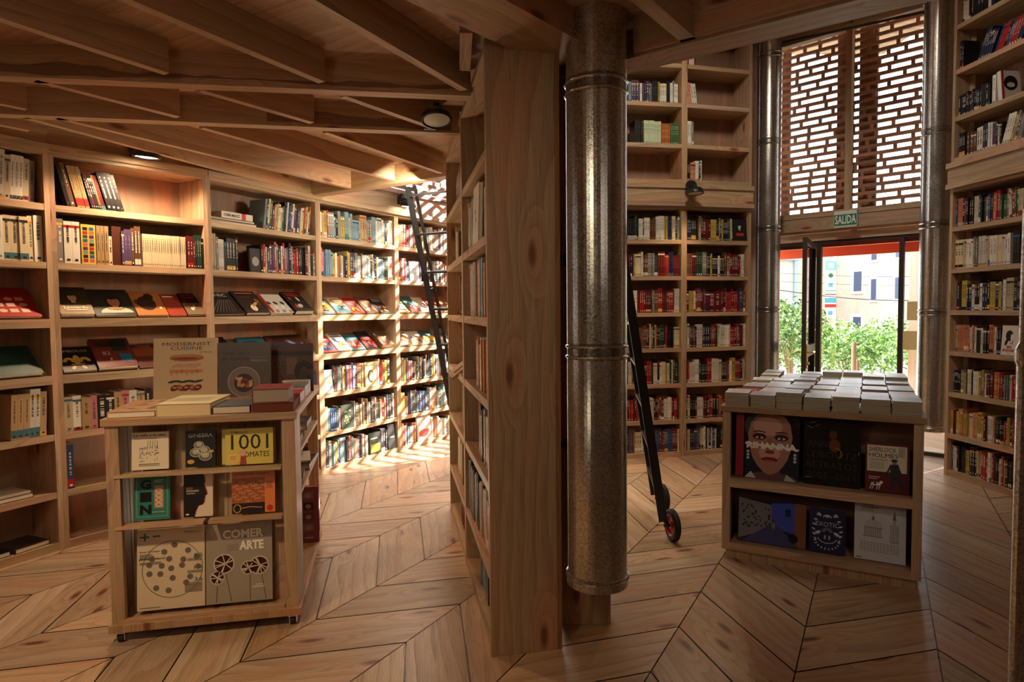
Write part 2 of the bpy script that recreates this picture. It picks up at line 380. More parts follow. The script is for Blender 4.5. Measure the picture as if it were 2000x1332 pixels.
# beam bands between the levels
def band(key, z0, z1, name='trim_1', y0=-.03, th=.04, y1=None, ext=(0, 0)):
    M, W = F[key]; mb = MB()
    mb.bx(-ext[0], W + ext[1], y0, .30, z0, z1, tint()); mb.bx(-ext[0], W + ext[1], y0 - .02, y0, z1 - .045, z1, tint())
    mb.bx(-ext[0], W + ext[1], y0 - .02, y0, z0 - .012, z0 + .03, tint())
    return struct(mb.build(name, PINE, None, M))
band('B0', 2.525, 2.735, 'trim_back'); band('B1', 2.525, 2.735, 'trim_back'); band('R0', 2.525, 2.735, 'trim_right'); band('R1', 2.525, 2.735, 'trim_right')
for k, z1 in (('U0', 2.70), ('U1', 2.70), ('U2', 2.70), ('U3', 2.78), ('U4', 2.78)): band(k, 2.525, z1, 'trim_left', y0=-.004)

# ------------------------------------------------------------ ceiling of the low gallery: deck and joists
dk = MB(); deck = [(-4.3, -2.0), (3.6, -2.0), (3.55, .60), (1.45, 2.26), (.50, 2.93), (.10, 3.25), (-.16, 3.40), (-.44, 5.06), (-1.80, 5.90), (-2.1, 5.8), (-3.2, 4.2), (-4.3, 3.2)]
def clip_strip(poly, y0, y1, th):
    """clip the deck polygon to a strip in rotated coordinates"""
    c, s_ = math.cos(th), math.sin(th); P = [(p[0] * c + p[1] * s_, -p[0] * s_ + p[1] * c) for p in poly]
    for lim, sg in ((y0, 1), (y1, -1)):
        out = []
        for a, b in zip(P, P[1:] + P[:1]):
            ia, ib = (a[1] - lim) * sg >= 0, (b[1] - lim) * sg >= 0
            if ia: out.append(a)
            if ia != ib:
                f = (lim - a[1]) / (b[1] - a[1]); out.append((a[0] + f * (b[0] - a[0]), lim))
        P = out
        if not P: return []
    return P
th = math.radians(-28); c_, s_ = math.cos(th), math.sin(th)
yy = -6.0
while yy < 9:
    P = clip_strip(deck, yy, yy + .288, th)
    if len(P) > 2:
        pts = [(x * c_ - y * s_, x * s_ + y * c_) for x, y in P]; ru, rv = RG.uniform(0, 50), RG.uniform(0, 50); tt = tint(RG, .82, 1.05)
        dk.face([(x, y, 2.70) for x, y in pts][::-1], tt, [(q[0] + ru, q[1] + rv) for q in P][::-1])
    yy += .29
dk.face([(x, y, 2.715) for x, y in deck], (.3, .25, .2)); 
for a, b in zip(deck, deck[1:] + deck[:1]): dk.face([(a[0], a[1], 2.70), (b[0], b[1], 2.70), (b[0], b[1], 2.76), (a[0], a[1], 2.76)], (.8, .7, .6), [(0, 0), (1, 0), (1, .1), (0, .1)])
dk.face([(x, y, 2.76) for x, y in deck], (.8, .7, .6))
struct(dk.build('ceiling', PINE_SH))
JZ = 2.552
def joist(a, b, wd=.042, h=.148, name='ceiling_beam', mat=PINE_SH, wane=False, z=JZ):
    mb = MB(); mb.beam((*a, z), (*b, z), wd, h, tint(RG, .86, 1.04))
    o = mb.build(name, mat); return struct(o)
def ext(a, b, k0=0, k1=0):
    a, b = V(a), V(b); d = (b - a).normalized(); return tuple(a - d * k0), tuple(b + d * k1)
joist(*ext((-2.259, 2.89), (-.216, 3.208), 1.7, .02), wd=.075, name='ceiling_beam_main')
joist(*ext((-2.683, 3.42), (-.354, 3.86), 1.0, .05), wd=.075, name='ceiling_beam_main')
for a, b, k in (((-1.817, 2.323), (-1.50, 2.87), 2.6), ((-1.293, 2.183), (-.853, 2.993), 2.8), ((-.679, 2.195), (-.21, 3.114), 2.8), ((-2.552, 3.237), (-2.474, 3.338), .4),
                ((-2.139, 2.92), (-1.774, 3.491), 0), ((-1.47, 3.07), (-1.093, 3.618), 0), ((-.817, 3.171), (-.434, 3.741), 0),
                ((-2.599, 3.46), (-1.83, 5.70), 0), ((-2.434, 3.47), (-1.371, 5.52), 0), ((-1.758, 3.68), (-.94, 5.20), 0), ((-1.088, 3.80), (-.525, 4.95), 0),
                ((-3.35, 2.75), (-2.75, 3.72), 0)):
    joist(*ext(a, b, k, -.02))
for (a, b), sd in (((V((-3.9, 2.63)), V((-.216, 3.208))), 5), ((V((-3.6, 3.25)), V((-.354, 3.86))), 6)):
    rb = random.Random(sd); d = (b - a).normalized(); n2 = V((d.y, -d.x)) * .0385; mb = MB(); N = 60; up_, lo_ = .06, .02
    for i in range(N):
        p, q = a.lerp(b, i / N), a.lerp(b, (i + 1) / N); u2, l2 = min(.10, max(.035, up_ + rb.uniform(-.012, .012))), min(.03, max(.0, lo_ + rb.uniform(-.006, .006)))
        f = lambda P_, z: (P_.x + n2.x, P_.y + n2.y, JZ + z)
        mb.face([f(p, lo_), f(q, l2), f(q, u2), f(p, up_)], (.55, .48, .42), [(i * .06, 0), (i * .06 + .06, 0), (i * .06 + .06, .5), (i * .06, .5)]); up_, lo_ = u2, l2
    struct(mb.build('ceiling_beam_bark', WEATHER))
# edge beams of the gallery
joist((-1.84, 5.84), (-.44, 5.02), wd=.12, h=.16, z=2.545)
joist((-.44, 4.99), (-.15, 3.38), wd=.05, z=2.63, h=.07)
joist(*ext((.533, 2.80), (1.35, 2.22), .62, 2.6), wd=.16, h=.12, z=2.55, mat=PINE)
joist(*ext((.48, 2.74), (1.29, 2.16), -.06, 2.6), wd=.05, h=.15, z=2.56)
joist(*ext((.438, 2.217), (.606, 2.436), .55, .18), wd=.06, z=2.56, mat=PINE)
joist(*ext((-.18, 2.205), (.20, 2.65), 2.5, .35), wd=.17, h=.13, z=2.58)
joist(*ext((-.283, 2.293), (.097, 2.738), 2.5, .2), wd=.095, h=.12, z=2.585)
mb = MB(); mb.beam((-.17, 2.58, 2.60), (-.205, 2.98, 2.60), .05, .10, (.9, .85, .8)); struct(mb.build('ceiling_beam_block', PINE))

# ------------------------------------------------------------ shell: walls, upper ceiling, window wall
def wallq(name, a, b, z0, z1, mat=PLY, th=.04):
    M, W = frame(a, b); mb = MB(); n = max(1, round(W / .6))
    for i in range(n): mb.bx(W * i / n + .001, W * (i + 1) / n - .001, 0, th, z0, z1, tint(RG, .9, 1.02))
    return struct(mb.build(name, mat, None, M))
wallq('wall_left', (-4.2, -1.9), (-3.36, 3.0), 0, 2.75, PINE)
wallq('wall_rear', (4.6, -1.9), (-4.2, -1.9), 0, 5.0, PINE)
wallq('wall_right', (4.0, 3.55), (4.6, -1.9), 0, 5.0, PINE)
wallq('wall_right_upper', (4.25, 5.65), (4.36, 3.5), 0, 5.0, PINE)
wallq('wall_back', (.90, 6.60), (1.70, 6.73), 0, 5.0, PLY); wallq('wall_back', (1.68, 6.73), (2.44, 6.92), 0, 5.0, PLY)
wallq('wall_back_side', (.97, 6.70), (.97, 6.27), 0, 5.0, PINE, .03)
wallq('wall_left_upper', (-4.2, -1.9), (-3.2, 3.4), 2.7, 5.0, PINE)
up = MB(); up.face([(-4.4, -2, 5.0), (-4.4, 9, 5.0), (5.2, 9, 5.0), (5.2, -2, 5.0)], (.9, .85, .8), [(0, 0), (0, 9), (9, 9), (9, 0)])
up.face([(-4.4, -2, 5.06), (5.2, -2, 5.06), (5.2, 9, 5.06), (-4.4, 9, 5.06)], (.5, .5, .5)); struct(up.build('ceiling_upper', PINE))

def lattice(name, a, b, z0, z1, seed=1, rowh=.0805, op=.046, depth=.028, seg=(.14, .28), piers=(), label='', pitchjit=0):
    """boards stacked with staggered spacer blocks, light passing between"""
    M, W = frame(a, b); rr = random.Random(seed); sl = MB(); bl = MB(); z = z0; 
    while z < z1 - .02:
        sl.bx(0, W, 0, depth, z, z + rowh - op, tint(rr, .8, 1.1))
        x = rr.uniform(-.1, .05)
        while x < W:
            x += rr.uniform(*seg)
            if x < W - .04: bl.bx(x, x + .032, .002, depth - .002, z + rowh - op, z + rowh, tint(rr, .7, 1.0))
        z += rowh
    root = empty('slatted_screen', M); sl.build('slats', LATW, root); bl.build('spacer_blocks', LATW, root)
    root['kind'] = 'structure'; root.name = name
    return root, M, W
# main entrance window wall
WA, WB = (2.72, 7.54), (4.45, 5.90)
Mw, Ww = frame(WA, WB)
def ws(x, y):  # along-wall coordinate
    u = Mw.to_3x3() @ V((1, 0, 0)); return (V((x, y, 0)) - V((*WA, 0))).dot(u)
sL, sM, sR = ws(3.03, 7.265), ws(3.557, 6.765), ws(4.02, 6.33)
lattice('window_1_screen', tuple((Mw @ V((.05, .14, 0))).to_2d()), tuple((Mw @ V((Ww - .05, .14, 0))).to_2d()), 2.52, 4.42, 5)
mb = MB(); mb.bx(0, Ww, -.05, .08, 2.335, 2.50, tint()); mb.bx(0, Ww, -.06, -.05, 2.47, 2.525, tint()); struct(mb.build('window_1_beam', PINE, None, Mw))
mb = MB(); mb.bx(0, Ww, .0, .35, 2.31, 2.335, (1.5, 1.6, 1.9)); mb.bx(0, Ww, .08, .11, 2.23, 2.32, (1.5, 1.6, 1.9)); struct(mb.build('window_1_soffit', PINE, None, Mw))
mb = MB(); mb.bx(0, Ww, -.04, .06, 4.38, 4.62, tint()); mb.bx(0, Ww, -.04, .06, 4.62, 5.0, tint()); struct(mb.build('window_1_lintel', PINE, None, Mw))
mb = MB(); mb.bx(sM - .028, sM + .028, -.03, .05, 2.50, 4.38, tint()); mb.bx(sM - .04, sM + .04, -.05, .0, 4.42, 4.52, tint()); struct(mb.build('window_1_mullion', PINE, None, Mw))
mb = MB()
for x0, x1 in ((sL - .12, sL + .03), (sM - .19, sM - .03), (sM + .03, sM + .20), (sR + .02, sR + .2)): mb.bx(x0, x1, .24, .29, 2.4, 4.6, (.8, .8, .8))
struct(mb.build('window_1_piers', LATW, None, Mw))
mb = MB(); mb.bx(0, Ww, .30, .306, 2.35, 4.6); struct(mb.build('window_1_pane', GLASS, None, Mw))
# posts and side panels next to the window
wallq('wall_window_side', (2.475, 6.62), (2.60, 6.98), 0, 5.0, PINE, .04); wallq('wall_window_side', (2.60, 6.98), (2.92, 7.33), 0, 5.0, PINE, .04); wallq('wall_window_side', (4.33, 6.04), (3.98, 5.60), 0, 5.0, PINE, .04)
# glazed door set
def tubebox(mb, x0, x1, z0, z1, y0=.10, y1=.15, col=(1, 1, 1)): mb.bx(x0, x1, y0, y1, z0, z1, col)
sH = ws(3.334, 6.976); sP = ws(3.907, 6.434); DH = 2.20
mb = MB(); tubebox(mb, 0, Ww, DH, DH + .035); tubebox(mb, sH - .03, sH + .02, 0, DH); tubebox(mb, sP - .02, sP + .025, 0, DH); tubebox(mb, 0, sH, 0, .04); tubebox(mb, sP, Ww, 0, .04)
struct(mb.build('door_1_frame', IRON, None, Mw))
mb = MB(); mb.bx(0, sH - .03, .12, .126, .04, DH); struct(mb.build('window_2', GLASS, None, Mw)); mb = MB(); mb.bx(sP + .025, Ww, .12, .126, .04, DH); struct(mb.build('window_3', GLASS, None, Mw))
mb = MB(); mb.bx(0, Ww, .16, .22, DH - .04, DH + .10); mb.bx(0, Ww, .75, .80, DH - .10, DH + .02); mb.bx(0, Ww, .22, .8, DH + .02, DH + .05); struct(mb.build('door_1_canopy', ORANGE, None, Mw))
Ml, Wl = frame((2.87, 6.20), (3.325, 6.965)); lf = empty('door_2', Ml); struct(lf)
mb = MB()
for x0, x1, z0, z1 in ((0, .05, .02, DH - .02), (Wl - .05, Wl, .02, DH - .02), (.05, Wl - .05, DH - .07, DH - .02), (.05, Wl - .05, .02, .12), (.05, Wl - .05, 1.0, 1.11)): mb.bx(x0, x1, 0, .04, z0, z1, (1, 1, 1) if z0 != 1.0 else (9, 9, 9))
struct(mb.build('door_2_frame', IRON, lf)); mb = MB(); mb.bx(.05, Wl - .05, .017, .023, .12, 1.0); mb.bx(.05, Wl - .05, .017, .023, 1.11, DH - .07); struct(mb.build('door_2_glass', GLASS, lf))
mb = MB(); mb.bx(.012, .04, -.012, 0, .90, 1.14); mb.tube([(.025, -.01, 1.06), (.025, -.06, 1.06), (.14, -.065, 1.06)], .009, 8); mb.tube([(.025, .05, 1.06), (.025, .09, 1.06), (.14, .095, 1.06)], .009, 8); mb.tube([(.025, -.03, .95), (.025, -.012, .95)], .016, 10)
struct(mb.build('door_2_handle', BRASS, lf))
for k, (px, pz, lab) in enumerate(((ws(4.03, 6.32) + .02, 1.36, 'upper of two yellow paper squares stuck on the door side glass'), (ws(4.02, 6.33) - .005, 1.06, 'lower of two yellow paper squares stuck on the door side glass'))):
    mb = MB(); mb.bx(px - .13, px + .0, .112, .119, pz, pz + .19, lin('f2d79a')); tag(mb.build('paper_notice', MATT, None, Mw), lab, 'paper sheet')
# exit sign on the beam
sg = empty('exit_sign', Mw @ T((ws(3.485, 6.834), -.095, 2.335))); tag(sg, 'green SALIDA exit sign with white letters on the window beam', 'sign')
mb = MB(); mb.bx(0, .215, 0, .03, .015, .15, lin('2b7a58')); mb.text('SALIDA', .008, .033, .20, .088, lin('e8eee4'), bold=.02); mb.build('sign_panel', PRINT, sg)
mb = MB(); mb.bx(-.006, .221, -.004, .034, 0, .016, lin('c9ccc4')); mb.bx(-.006, .221, -.004, .034, .13, .168, lin('d6d8d2')); mb.bx(-.006, 0, -.004, .034, 0, .168, lin('b9bcb4')); mb.bx(.215, .221, -.004, .034, 0, .168, lin('b9bcb4')); mb.bx(.1, .11, -.006, -.004, .148, .152, lin('aa2211')); mb.build('sign_housing', PRINT, sg)
mb = MB(); mb.lathe([(0, 0), (.03, 0), (.03, -.006), (0, -.006)], T((0, 0, 0)), 16); mb.build('recessed_spotlight', IRON, None, Mw @ T((ws(3.6, 6.73), .04, 2.31))); tag(bpy.data.objects['recessed_spotlight'], 'small dark round downlight set in the soffit below the exit sign', 'light')
# steel tension rod in front of the screen
mb = MB(); mb.tube([(2.84, 7.08, 4.36), (3.15, 6.90, 4.36), (4.02, 6.06, 4.27)], .014, 8); tag(mb.build('tension_rod', BLACK), 'thin dark rod crossing high in front of the slatted window', 'rod')

# sunlit slatted facet at the rear and upper screens over the left wall
# the hidden rear facade
wallq('wall_rear_corner', (.40, 7.07), (.98, 6.70), 0, 5.0, PINE)  # unseen stretch made solid to limit the sun patches
lattice('window_4_screen', (-.62, 7.72), (.40, 7.07), .12, 4.9, 9, rowh=.125, op=.085, seg=(.2, .34))
lattice('window_5_screen', (-1.35, 6.50), (-.62, 7.66), 2.80, 4.9, 11)
lattice('window_6_screen', (-1.95, 5.55), (-1.35, 6.50), 2.80, 4.9, 12)
wallq('wall_left_high', (-3.5, 3.0), (-2.0, 5.55), 2.75, 5.0, PINE)
mb = MB(); mb.tube([(-1.15, 6.95, 2.74), (-.60, 7.52, 2.74)], .012, 6); struct(mb.build('trim_left_rail', BLACK))
# unseen wall added outside to keep the low sun off the entrance
wallq('wall_sun_blocker', (4.75, 6.3), (6.1, 9.4), -.3, 7.5, LATW, .2)

# ------------------------------------------------------------ galvanised pipes
def pipe(name, x, y, r, z0, z1, joints, label, foot=True):
    root = empty(name, (x, y, z0)); tag(root, label, 'pipe')
    mb = MB(); zs = [z0] + [z1]
    mb.lathe([(r - .004, 0), (r, 0), (r, z1 - z0), (r - .004, z1 - z0)], Matrix(), 56); mb.face([(r * math.cos(a), r * math.sin(a), .003) for a in [2 * PI * k / 40 for k in range(40)]][::-1])
    mb.build('pipe_body', STEEL, root)
    for zj in joints:
        mb = MB(); prof = [(r, 0)]
        for c in (.012, .055):
            for a in range(7): prof.append((r + .007 * math.sin(PI * a / 6), c - .008 + .016 * a / 6))
        prof.append((r, .07)); mb.lathe(prof, T((0, 0, zj - z0 - .033)), 56); mb.build('collar', STEEL, root)
    mb = MB(); mb.lathe([(r, 0), (r + .004, .002), (r + .004, .03), (r + .009, .034), (r + .004, .04), (r + .009, .048), (r, .054)], Matrix(), 56); mb.build('end_cap', STEEL, root)
pipe('steel_pipe', .356, 2.665, .125, .335, 2.95, [2.40, 1.325], 'large galvanised steel pipe in the middle, ending above the floor')
pipe('steel_pipe', 2.793, 6.95, .124, .34, 4.98, [4.18, 3.27, 2.35, 1.48], 'galvanised steel pipe standing left of the glazed door')
pipe('steel_pipe', 3.91, 5.90, .124, .34, 4.98, [4.28, 3.08, 2.24, 1.44], 'galvanised steel pipe standing right of the glazed door')
pl = empty('steel_pole', (1.19, 1.47, 0)); tag(pl, 'thin steel pole at the right edge of the picture', 'pole')
MB().tube([(0, 0, 0), (0, 0, 1.385), ], .0165, 20).build('pole_lower', STEEL, pl); MB().tube([(0, 0, 1.385), (0, 0, 1.72)], .0135, 20).build('pole_upper', STEEL, pl)
mb = MB(); mb.tube([(0, 0, 1.36), (0, 0, 1.372), (0, 0, 1.40), (0, 0, 1.415)], [.0165, .021, .021, .0135], 20); mb.build('coupling', STEEL, pl)
# timber post behind the big pipe with hooks
mb = MB(); mb.bx(.222, .458, 2.96, 3.08, 0, 2.55, (.85, .74, .66)); tag(mb.build('timber_post', PINE, bevel=.003), 'square timber post behind the large steel pipe', 'post')
for z, lab in ((1.735, 'small dark steel catch high on the post beside the pipe'), (.87, 'small dark steel catch low on the post beside the pipe')):
    mb = MB(); mb.bx(-.022, -.014, -.012, .0, -.03, .03); mb.bx(-.024, -.0, -.015, -.009, .0, .022); mb.bx(-.044, -.022, -.006, .0, -.012, .014); tag(mb.build('steel_catch', BLACK, None, T((.268, 2.96, z))), lab, 'catch')

# ------------------------------------------------------------ lamps
def spot_lamp(M, label, lit, aim=None, energy=60, tilt=.35, mount_y=.12, cone=1.6, blend=.7, up=False):
    """M: mounting point on a surface, -y into the room"""
    r = empty('clamp_lamp', M); tag(r, label, 'lamp')
    mb = MB(); mb.bx(-.035, .035, -.03, 0, -.035, .045); mb.lathe([(.0, 0), (.055, 0), (.06, .012), (.05, .04), (0, .045)], T((0, -.03, .02)) @ R(PI / 2, 'X'), 20); mb.build('clamp', BLACK, r)
    mb = MB(); mb.tube([(0, -.03, .0), (0, -.08, .02), (-.0, -mount_y, -.01)], .010, 8); mb.tube([(0, -mount_y, -.045), (0, -mount_y, .03)], .016, 10); mb.build('arm', BLACK, r)
    mb = MB(); pth = [(.0, -.02, .045)]; pth += [(.02 + .05 * math.sin(a), -.02 - mount_y * a / PI, .05 + .045 * math.sin(a)) for a in [PI * k / 8 for k in range(9)]]; mb.tube(pth, .003, 6); mb.build('cable', BLACK, r)
    H = T((0, -mount_y, -.05)) @ R(tilt, 'X') @ Matrix.Scale(1.25, 4)
    mb = MB(); mb.lathe([(.0, .035), (.03, .034), (.05, .026), (.066, .005), (.068, -.012), (.062, -.016), (.056, -.010)], H, 28); mb.build('lamp_head', BLACK, r)
    mb = MB(); mb.lathe([(.056, -.011), (.03, -.016), (.0005, -.018)], H, 24); mb.build('lamp_glass', LAMPGLOW if lit else LAMPOFF, r)
    if aim is not None:
        p = M @ H @ V((0, 0, -.03)); light('SPOT', 'lamp_light', p, energy, WARM, to=aim, spot_size=cone, spot_blend=blend, shadow_soft_size=.045)
FU1 = F['U1'][0]; FU3 = F['U3'][0]; FB1 = F['B1'][0]
spot_lamp(FU1 @ T((.50, -.004, 2.60)), 'lit black clamp lamp glowing above the bare top compartment', True, FU1 @ V((.6, -.35, 0)), 85, tilt=.12, cone=2.85, blend=.35, mount_y=.19)
spot_lamp(T((-.47, 3.775, 2.59)) @ R(.25, 'Z') @ T((0, 0, 0)), 'black clamp lamp under the gallery beam beside the bookcase top', False, (-1.6, 3.3, .8), 30, tilt=-.25, mount_y=.30, cone=1.5)
spot_lamp(FU3 @ T((1.13, -.004, 2.66)), 'lit black clamp lamp by the top of the black ladder', True, FU3 @ V((1.0, -.5, 1.2)), 40, tilt=.1, cone=2.0)
spot_lamp(FB1 @ T((.02, -.05, 2.68)), 'black clamp lamp on the band between the rear bookcases', False, (1.6, 5.5, .6), 34, tilt=-.1, cone=2.0)

# ------------------------------------------------------------ ladders
def ladder(name, bot, top, side, width, label, wheels=False, rungs=9, double=True):
    """bot/top: points of the first stringer, side: unit vector to the other stringer"""
    bot, top, side = V(bot), V(top), V(side).normalized(); d = (top - bot); up = d.normalized(); nrm = side.cross(up).normalized()
    root = empty(name, bot); tag(root, label, 'ladder'); Mi = T(-bot)
    for k in (0, 1):
        o = bot + side * width * k; mb = MB()
        mb.box(o - nrm * .028 - side * .010, d, nrm * .056, side * .020)
        if double: mb.box(o - nrm * .115 - side * .008, d, nrm * .026, side * .016); [mb.box(o + d * f - nrm * .09 - side * .005, nrm * .065, side * .01, up * .03) for f in (.04, .35, .65, .985)]
        mb.xf(Mi); mb.build('stringer', BLACK, root)
    for i in range(rungs):
        p = bot + d * ((i + .75) / rungs)
        mb = MB(); mb.box(p - nrm * .025, side * width, nrm * .05, up * .018); mb.xf(Mi); mb.build('rung', BLACK, root)
    if wheels:
        for k in (0, 1):
            c = bot + side * (width * k) + V(wheels); ax = V((.97, .15, 0)).normalized()
            Mx = T(c - bot) @ ax.to_track_quat('Z', 'Y').to_matrix().to_4x4()
            mb = MB(); mb.lathe([(.070, -.018), (.090, -.021), (.102, -.013), (.104, 0), (.102, .013), (.090, .021), (.070, .018), (.070, -.018)], Mx, 32); wh = mb.build('wheel', RUBBER, root)
            mb = MB(); mb.lathe([(.0, -.016), (.02, -.018), (.024, -.006), (.058, -.006), (.066, -.02), (.071, -.02)], Mx, 28); mb.lathe([(.0, .016), (.02, .018), (.024, .006), (.058, .006), (.066, .02), (.071, .02)], Mx, 28); mb.build('wheel_hub', REDP, wh)
            mb = MB(); mb.tube([c - bot - ax * .06, c - bot + ax * .035], .009, 10); mb.tube([c - bot - ax * .03, V((0, 0, .02)) + side * width * k], .014, 8); mb.build('axle', BLACK, root)
ladder('wheeled_ladder', (.965, 4.04, .13), (.60, 4.04, 2.54), (.13, .99, 0), .60, 'black ladder with red-hubbed wheels standing behind the large pipe', wheels=(.06, 0, -.026), double=False)
ladder('library_ladder', (-.47, 5.93, .02), (-.855, 5.33, 2.53), (.88, -.47, 0), .42, 'black steel ladder leaning in front of the sunlit shelves', rungs=8)
mb = MB(); mb.tube([(.55, 3.25, 2.50), (.66, 4.85, 2.50), (-.30, 5.02, 2.50)], .014, 10); mb.tube([(-.30, 5.02, 2.50), (-.44, 5.0, 2.56)], .012, 8); mb.tube([(.55, 3.25, 2.5), (.45, 3.02, 2.5)], .012, 8); tag(mb.build('ladder_rail', BLACK), 'black steel tube that the wheeled ladder leans on', 'rail')

# ------------------------------------------------------------ books with a cover that shows
PAGE = lin('e6dcc4')
def slab_book(mb, W, H, TH, col, spine=None):
    """front cover at y=0 facing -y, spine at x=0"""
    b = .0022; sc = spine or col
    mb.bx(0, W, 0, b, 0, H, col); mb.bx(0, W, TH - b, TH, 0, H, col); mb.bx(0, b, b, TH - b, 0, H, sc)
def pages(W, H, TH, name='pages', parent=None):
    p = MB(); b = .0023; e = min(.004, TH * .2)
    p.bx(b, W - e, b, TH - b, e, H - e, PAGE)
    return p.build(name, MATT, parent)
NF = {}
def face_book(M, W, H, TH, col, art, label, cat='book', name='displayed_book', group=None, spine=None, mat=None):
    mb = MB(); slab_book(mb, W, H, TH, lin(col), lin(spine) if spine else None)
    if art: art(mb, W, H)
    o = mb.build(name, mat or PRINT, None, M); pages(W, H, TH, parent=o); tag(o, label, cat, group); return o
K = lin('14110f'); Wt = lin('efe9da')
def portrait(mb, x, z, s, skin='b98a68', hair='1c1512', cloth='3a2a22', bg=None, l=1):
    """generic head and shoulders inside a box of size s"""
    sk, ha = lin(skin), lin(hair)
    mb.oval(x, z + s * .06, s * .42, s * .26, lin(cloth), l, a0=0, a1=PI)
    mb.oval(x, z + s * .56, s * .23, s * .31, ha, l + 1)
    mb.rect(x - s * .08, z + s * .2, s * .16, s * .2, sk, l + 2); mb.oval(x, z + s * .53, s * .155, s * .22, sk, l + 3)
    for q in (-1, 1): mb.oval(x + q * s * .06, z + s * .57, s * .025, s * .013, K, l + 4)
    mb.oval(x, z + s * .43, s * .045, s * .014, lin('8a3a30'), l + 4)
    mb.oval(x - s * .02, z + s * .70, s * .15, s * .07, ha, l + 4)
def generic(seed):
    def art(mb, W, H):
        r = random.Random(seed); pal = [lin(c) for c in ('e9dfc8', '20201e', 'a3261c', 'd8a33a', '3d6b73', '7d6a52', 'c9c6bd', '5d2a25', '2a3f66', 'b5724a')]
        k = r.choice((0, 1, 2, 3))
        bg = r.choice(pal)
        if k == 0: mb.rect(W * .06, H * .08, W * .88, H * .55, bg, 1); portrait(mb, W * .5, H * .09, min(W, H * .5) * .95, cloth=r.choice(('3a2a22', '5a1f1f', '22344a')), l=2)
        elif k == 1:
            for j in range(7): mb.oval(W * r.uniform(.2, .8), H * r.uniform(.15, .65), W * r.uniform(.06, .2), H * r.uniform(.04, .12), r.choice(pal), 1 + j, rot=r.uniform(0, 3))
        elif k == 2:
            mb.rect(0, 0, W, H * r.uniform(.3, .6), bg, 1)
            for j in range(6): x = W * r.uniform(.05, .7); mb.rect(x, H * r.uniform(.1, .5), W * r.uniform(.05, .25), H * r.uniform(.04, .2), r.choice(pal), 2 + j)
        else:
            mb.rect(W * .1, H * .12, W * .8, H * .5, bg, 1)
            for j in range(5): mb.stroke([(W * r.uniform(.12, .88), H * r.uniform(.14, .6)) for _ in range(4)], W * .015, r.choice(pal), 2 + j)
        tc = r.choice(pal)
        for j in range(r.choice((1, 2))): 
            x = W * .12
            while x < W * .8: d = W * r.uniform(.04, .09); mb.rect(x, H * (.86 - .1 * j), d * .8, H * .05, tc, 9); x += d
        mb.rect(W * .12, H * .70, W * .5, H * .012, tc, 9)
    return art

# ---- left wheeled display cart
CL, _ = frame((-1.834, 2.832), (-1.834 + math.cos(math.radians(11.7)), 2.832 + math.sin(math.radians(11.7))))
cl = empty('display_cart', CL); tag(cl, 'wheeled wooden display cart with cookery and gin book covers on its front', 'display cart')
W_, D_ = .815, 1.10
mb = MB(); mb.bx(-.012, W_ + .012, -.015, .37, .995, 1.03, (.95, .85, .78)); mb.bx(-.012, W_ + .012, .372, .74, .995, 1.03, tint()); mb.bx(-.012, W_ + .012, .742, D_ + .01, .995, 1.03, tint()); mb.build('top_board', PINE, cl, bevel=.003)
mb = MB(); mb.bx(-.01, W_ + .01, -.02, D_ + .01, .05, .088, (.9, .8, .72)); mb.build('base_board', PINE, cl, bevel=.003)
for x0, x1 in ((0, .055), (.755, W_)): mb = MB(); mb.bx(x0, x1, 0, .03, .088, .995, tint()); mb.bx(x0 if x0 == 0 else x1 - .02, x0 + .02 if x0 == 0 else x1, .03, .20, .088, .995, tint()); mb.build('side_panel', PINE, cl)
mb = MB(); mb.bx(0, .02, .21, D_, .088, .995, tint()); mb.build('side_panel', PINE, cl)
for x0, x1 in ((0, .06), (.755, W_)): mb = MB(); mb.bx(x0, x1, D_ - .03, D_, .088, .995, tint()); mb.build('rear_post', PINE, cl)
mb = MB()
for i in range(5): mb.box((.056 + i * .1398, .105, .088), (.138, 0, 0), (0, .015, 0), (0, .07, .905), tint(RG, .8, 1.0))
mb.build('slanted_back', PINE, cl)
for x0, x1, z in ((.03, .748, .757), (.03, .40, .520), (.42, .745, .520), (.03, .748, .088)): mb = MB(); mb.bx(x0, x1, -.006, .05 if z > .1 else .02, z - (.0 if z > .1 else .0), z + .014, tint()); mb.build('book_ledge', PINE, cl)
for z in (.81, .60): mb = MB(); mb.bx(.42, W_, .205, D_ - .03, z - .02, z, tint()); mb.build('side_shelf', PINE, cl)
mb = MB(); mb.bx(.40, .42, .205, D_ - .03, .088, .995, (.8, .7, .6)); mb.build('inner_panel', PLY, cl)
for x, y in ((.035, .005), (W_ - .03, .005), (.06, D_ - .06), (W_ - .05, D_ - .06)):
    mb = MB(); mb.bx(x - .02, x + .02, y - .02, y + .02, .045, .05); mb.bx(x - .018, x - .014, y - .012, y + .016, .012, .047); mb.bx(x + .014, x + .018, y - .012, y + .016, .012, .047); c = mb.build('caster', CHROME, cl)
    mb = MB(); mb.lathe([(0, -.011), (.019, -.011), (.0205, -.006), (.0205, .006), (.019, .011), (0, .011)], T((x, y + .004, .0205)) @ R(PI / 2, 'Y'), 20); mb.build('caster_wheel', RUBBER, c)
def on(M, s, y, z, tilt=.10, yaw=0): return M @ T((s, y, z + .006)) @ R(yaw, 'Z') @ R(-tilt, 'X')
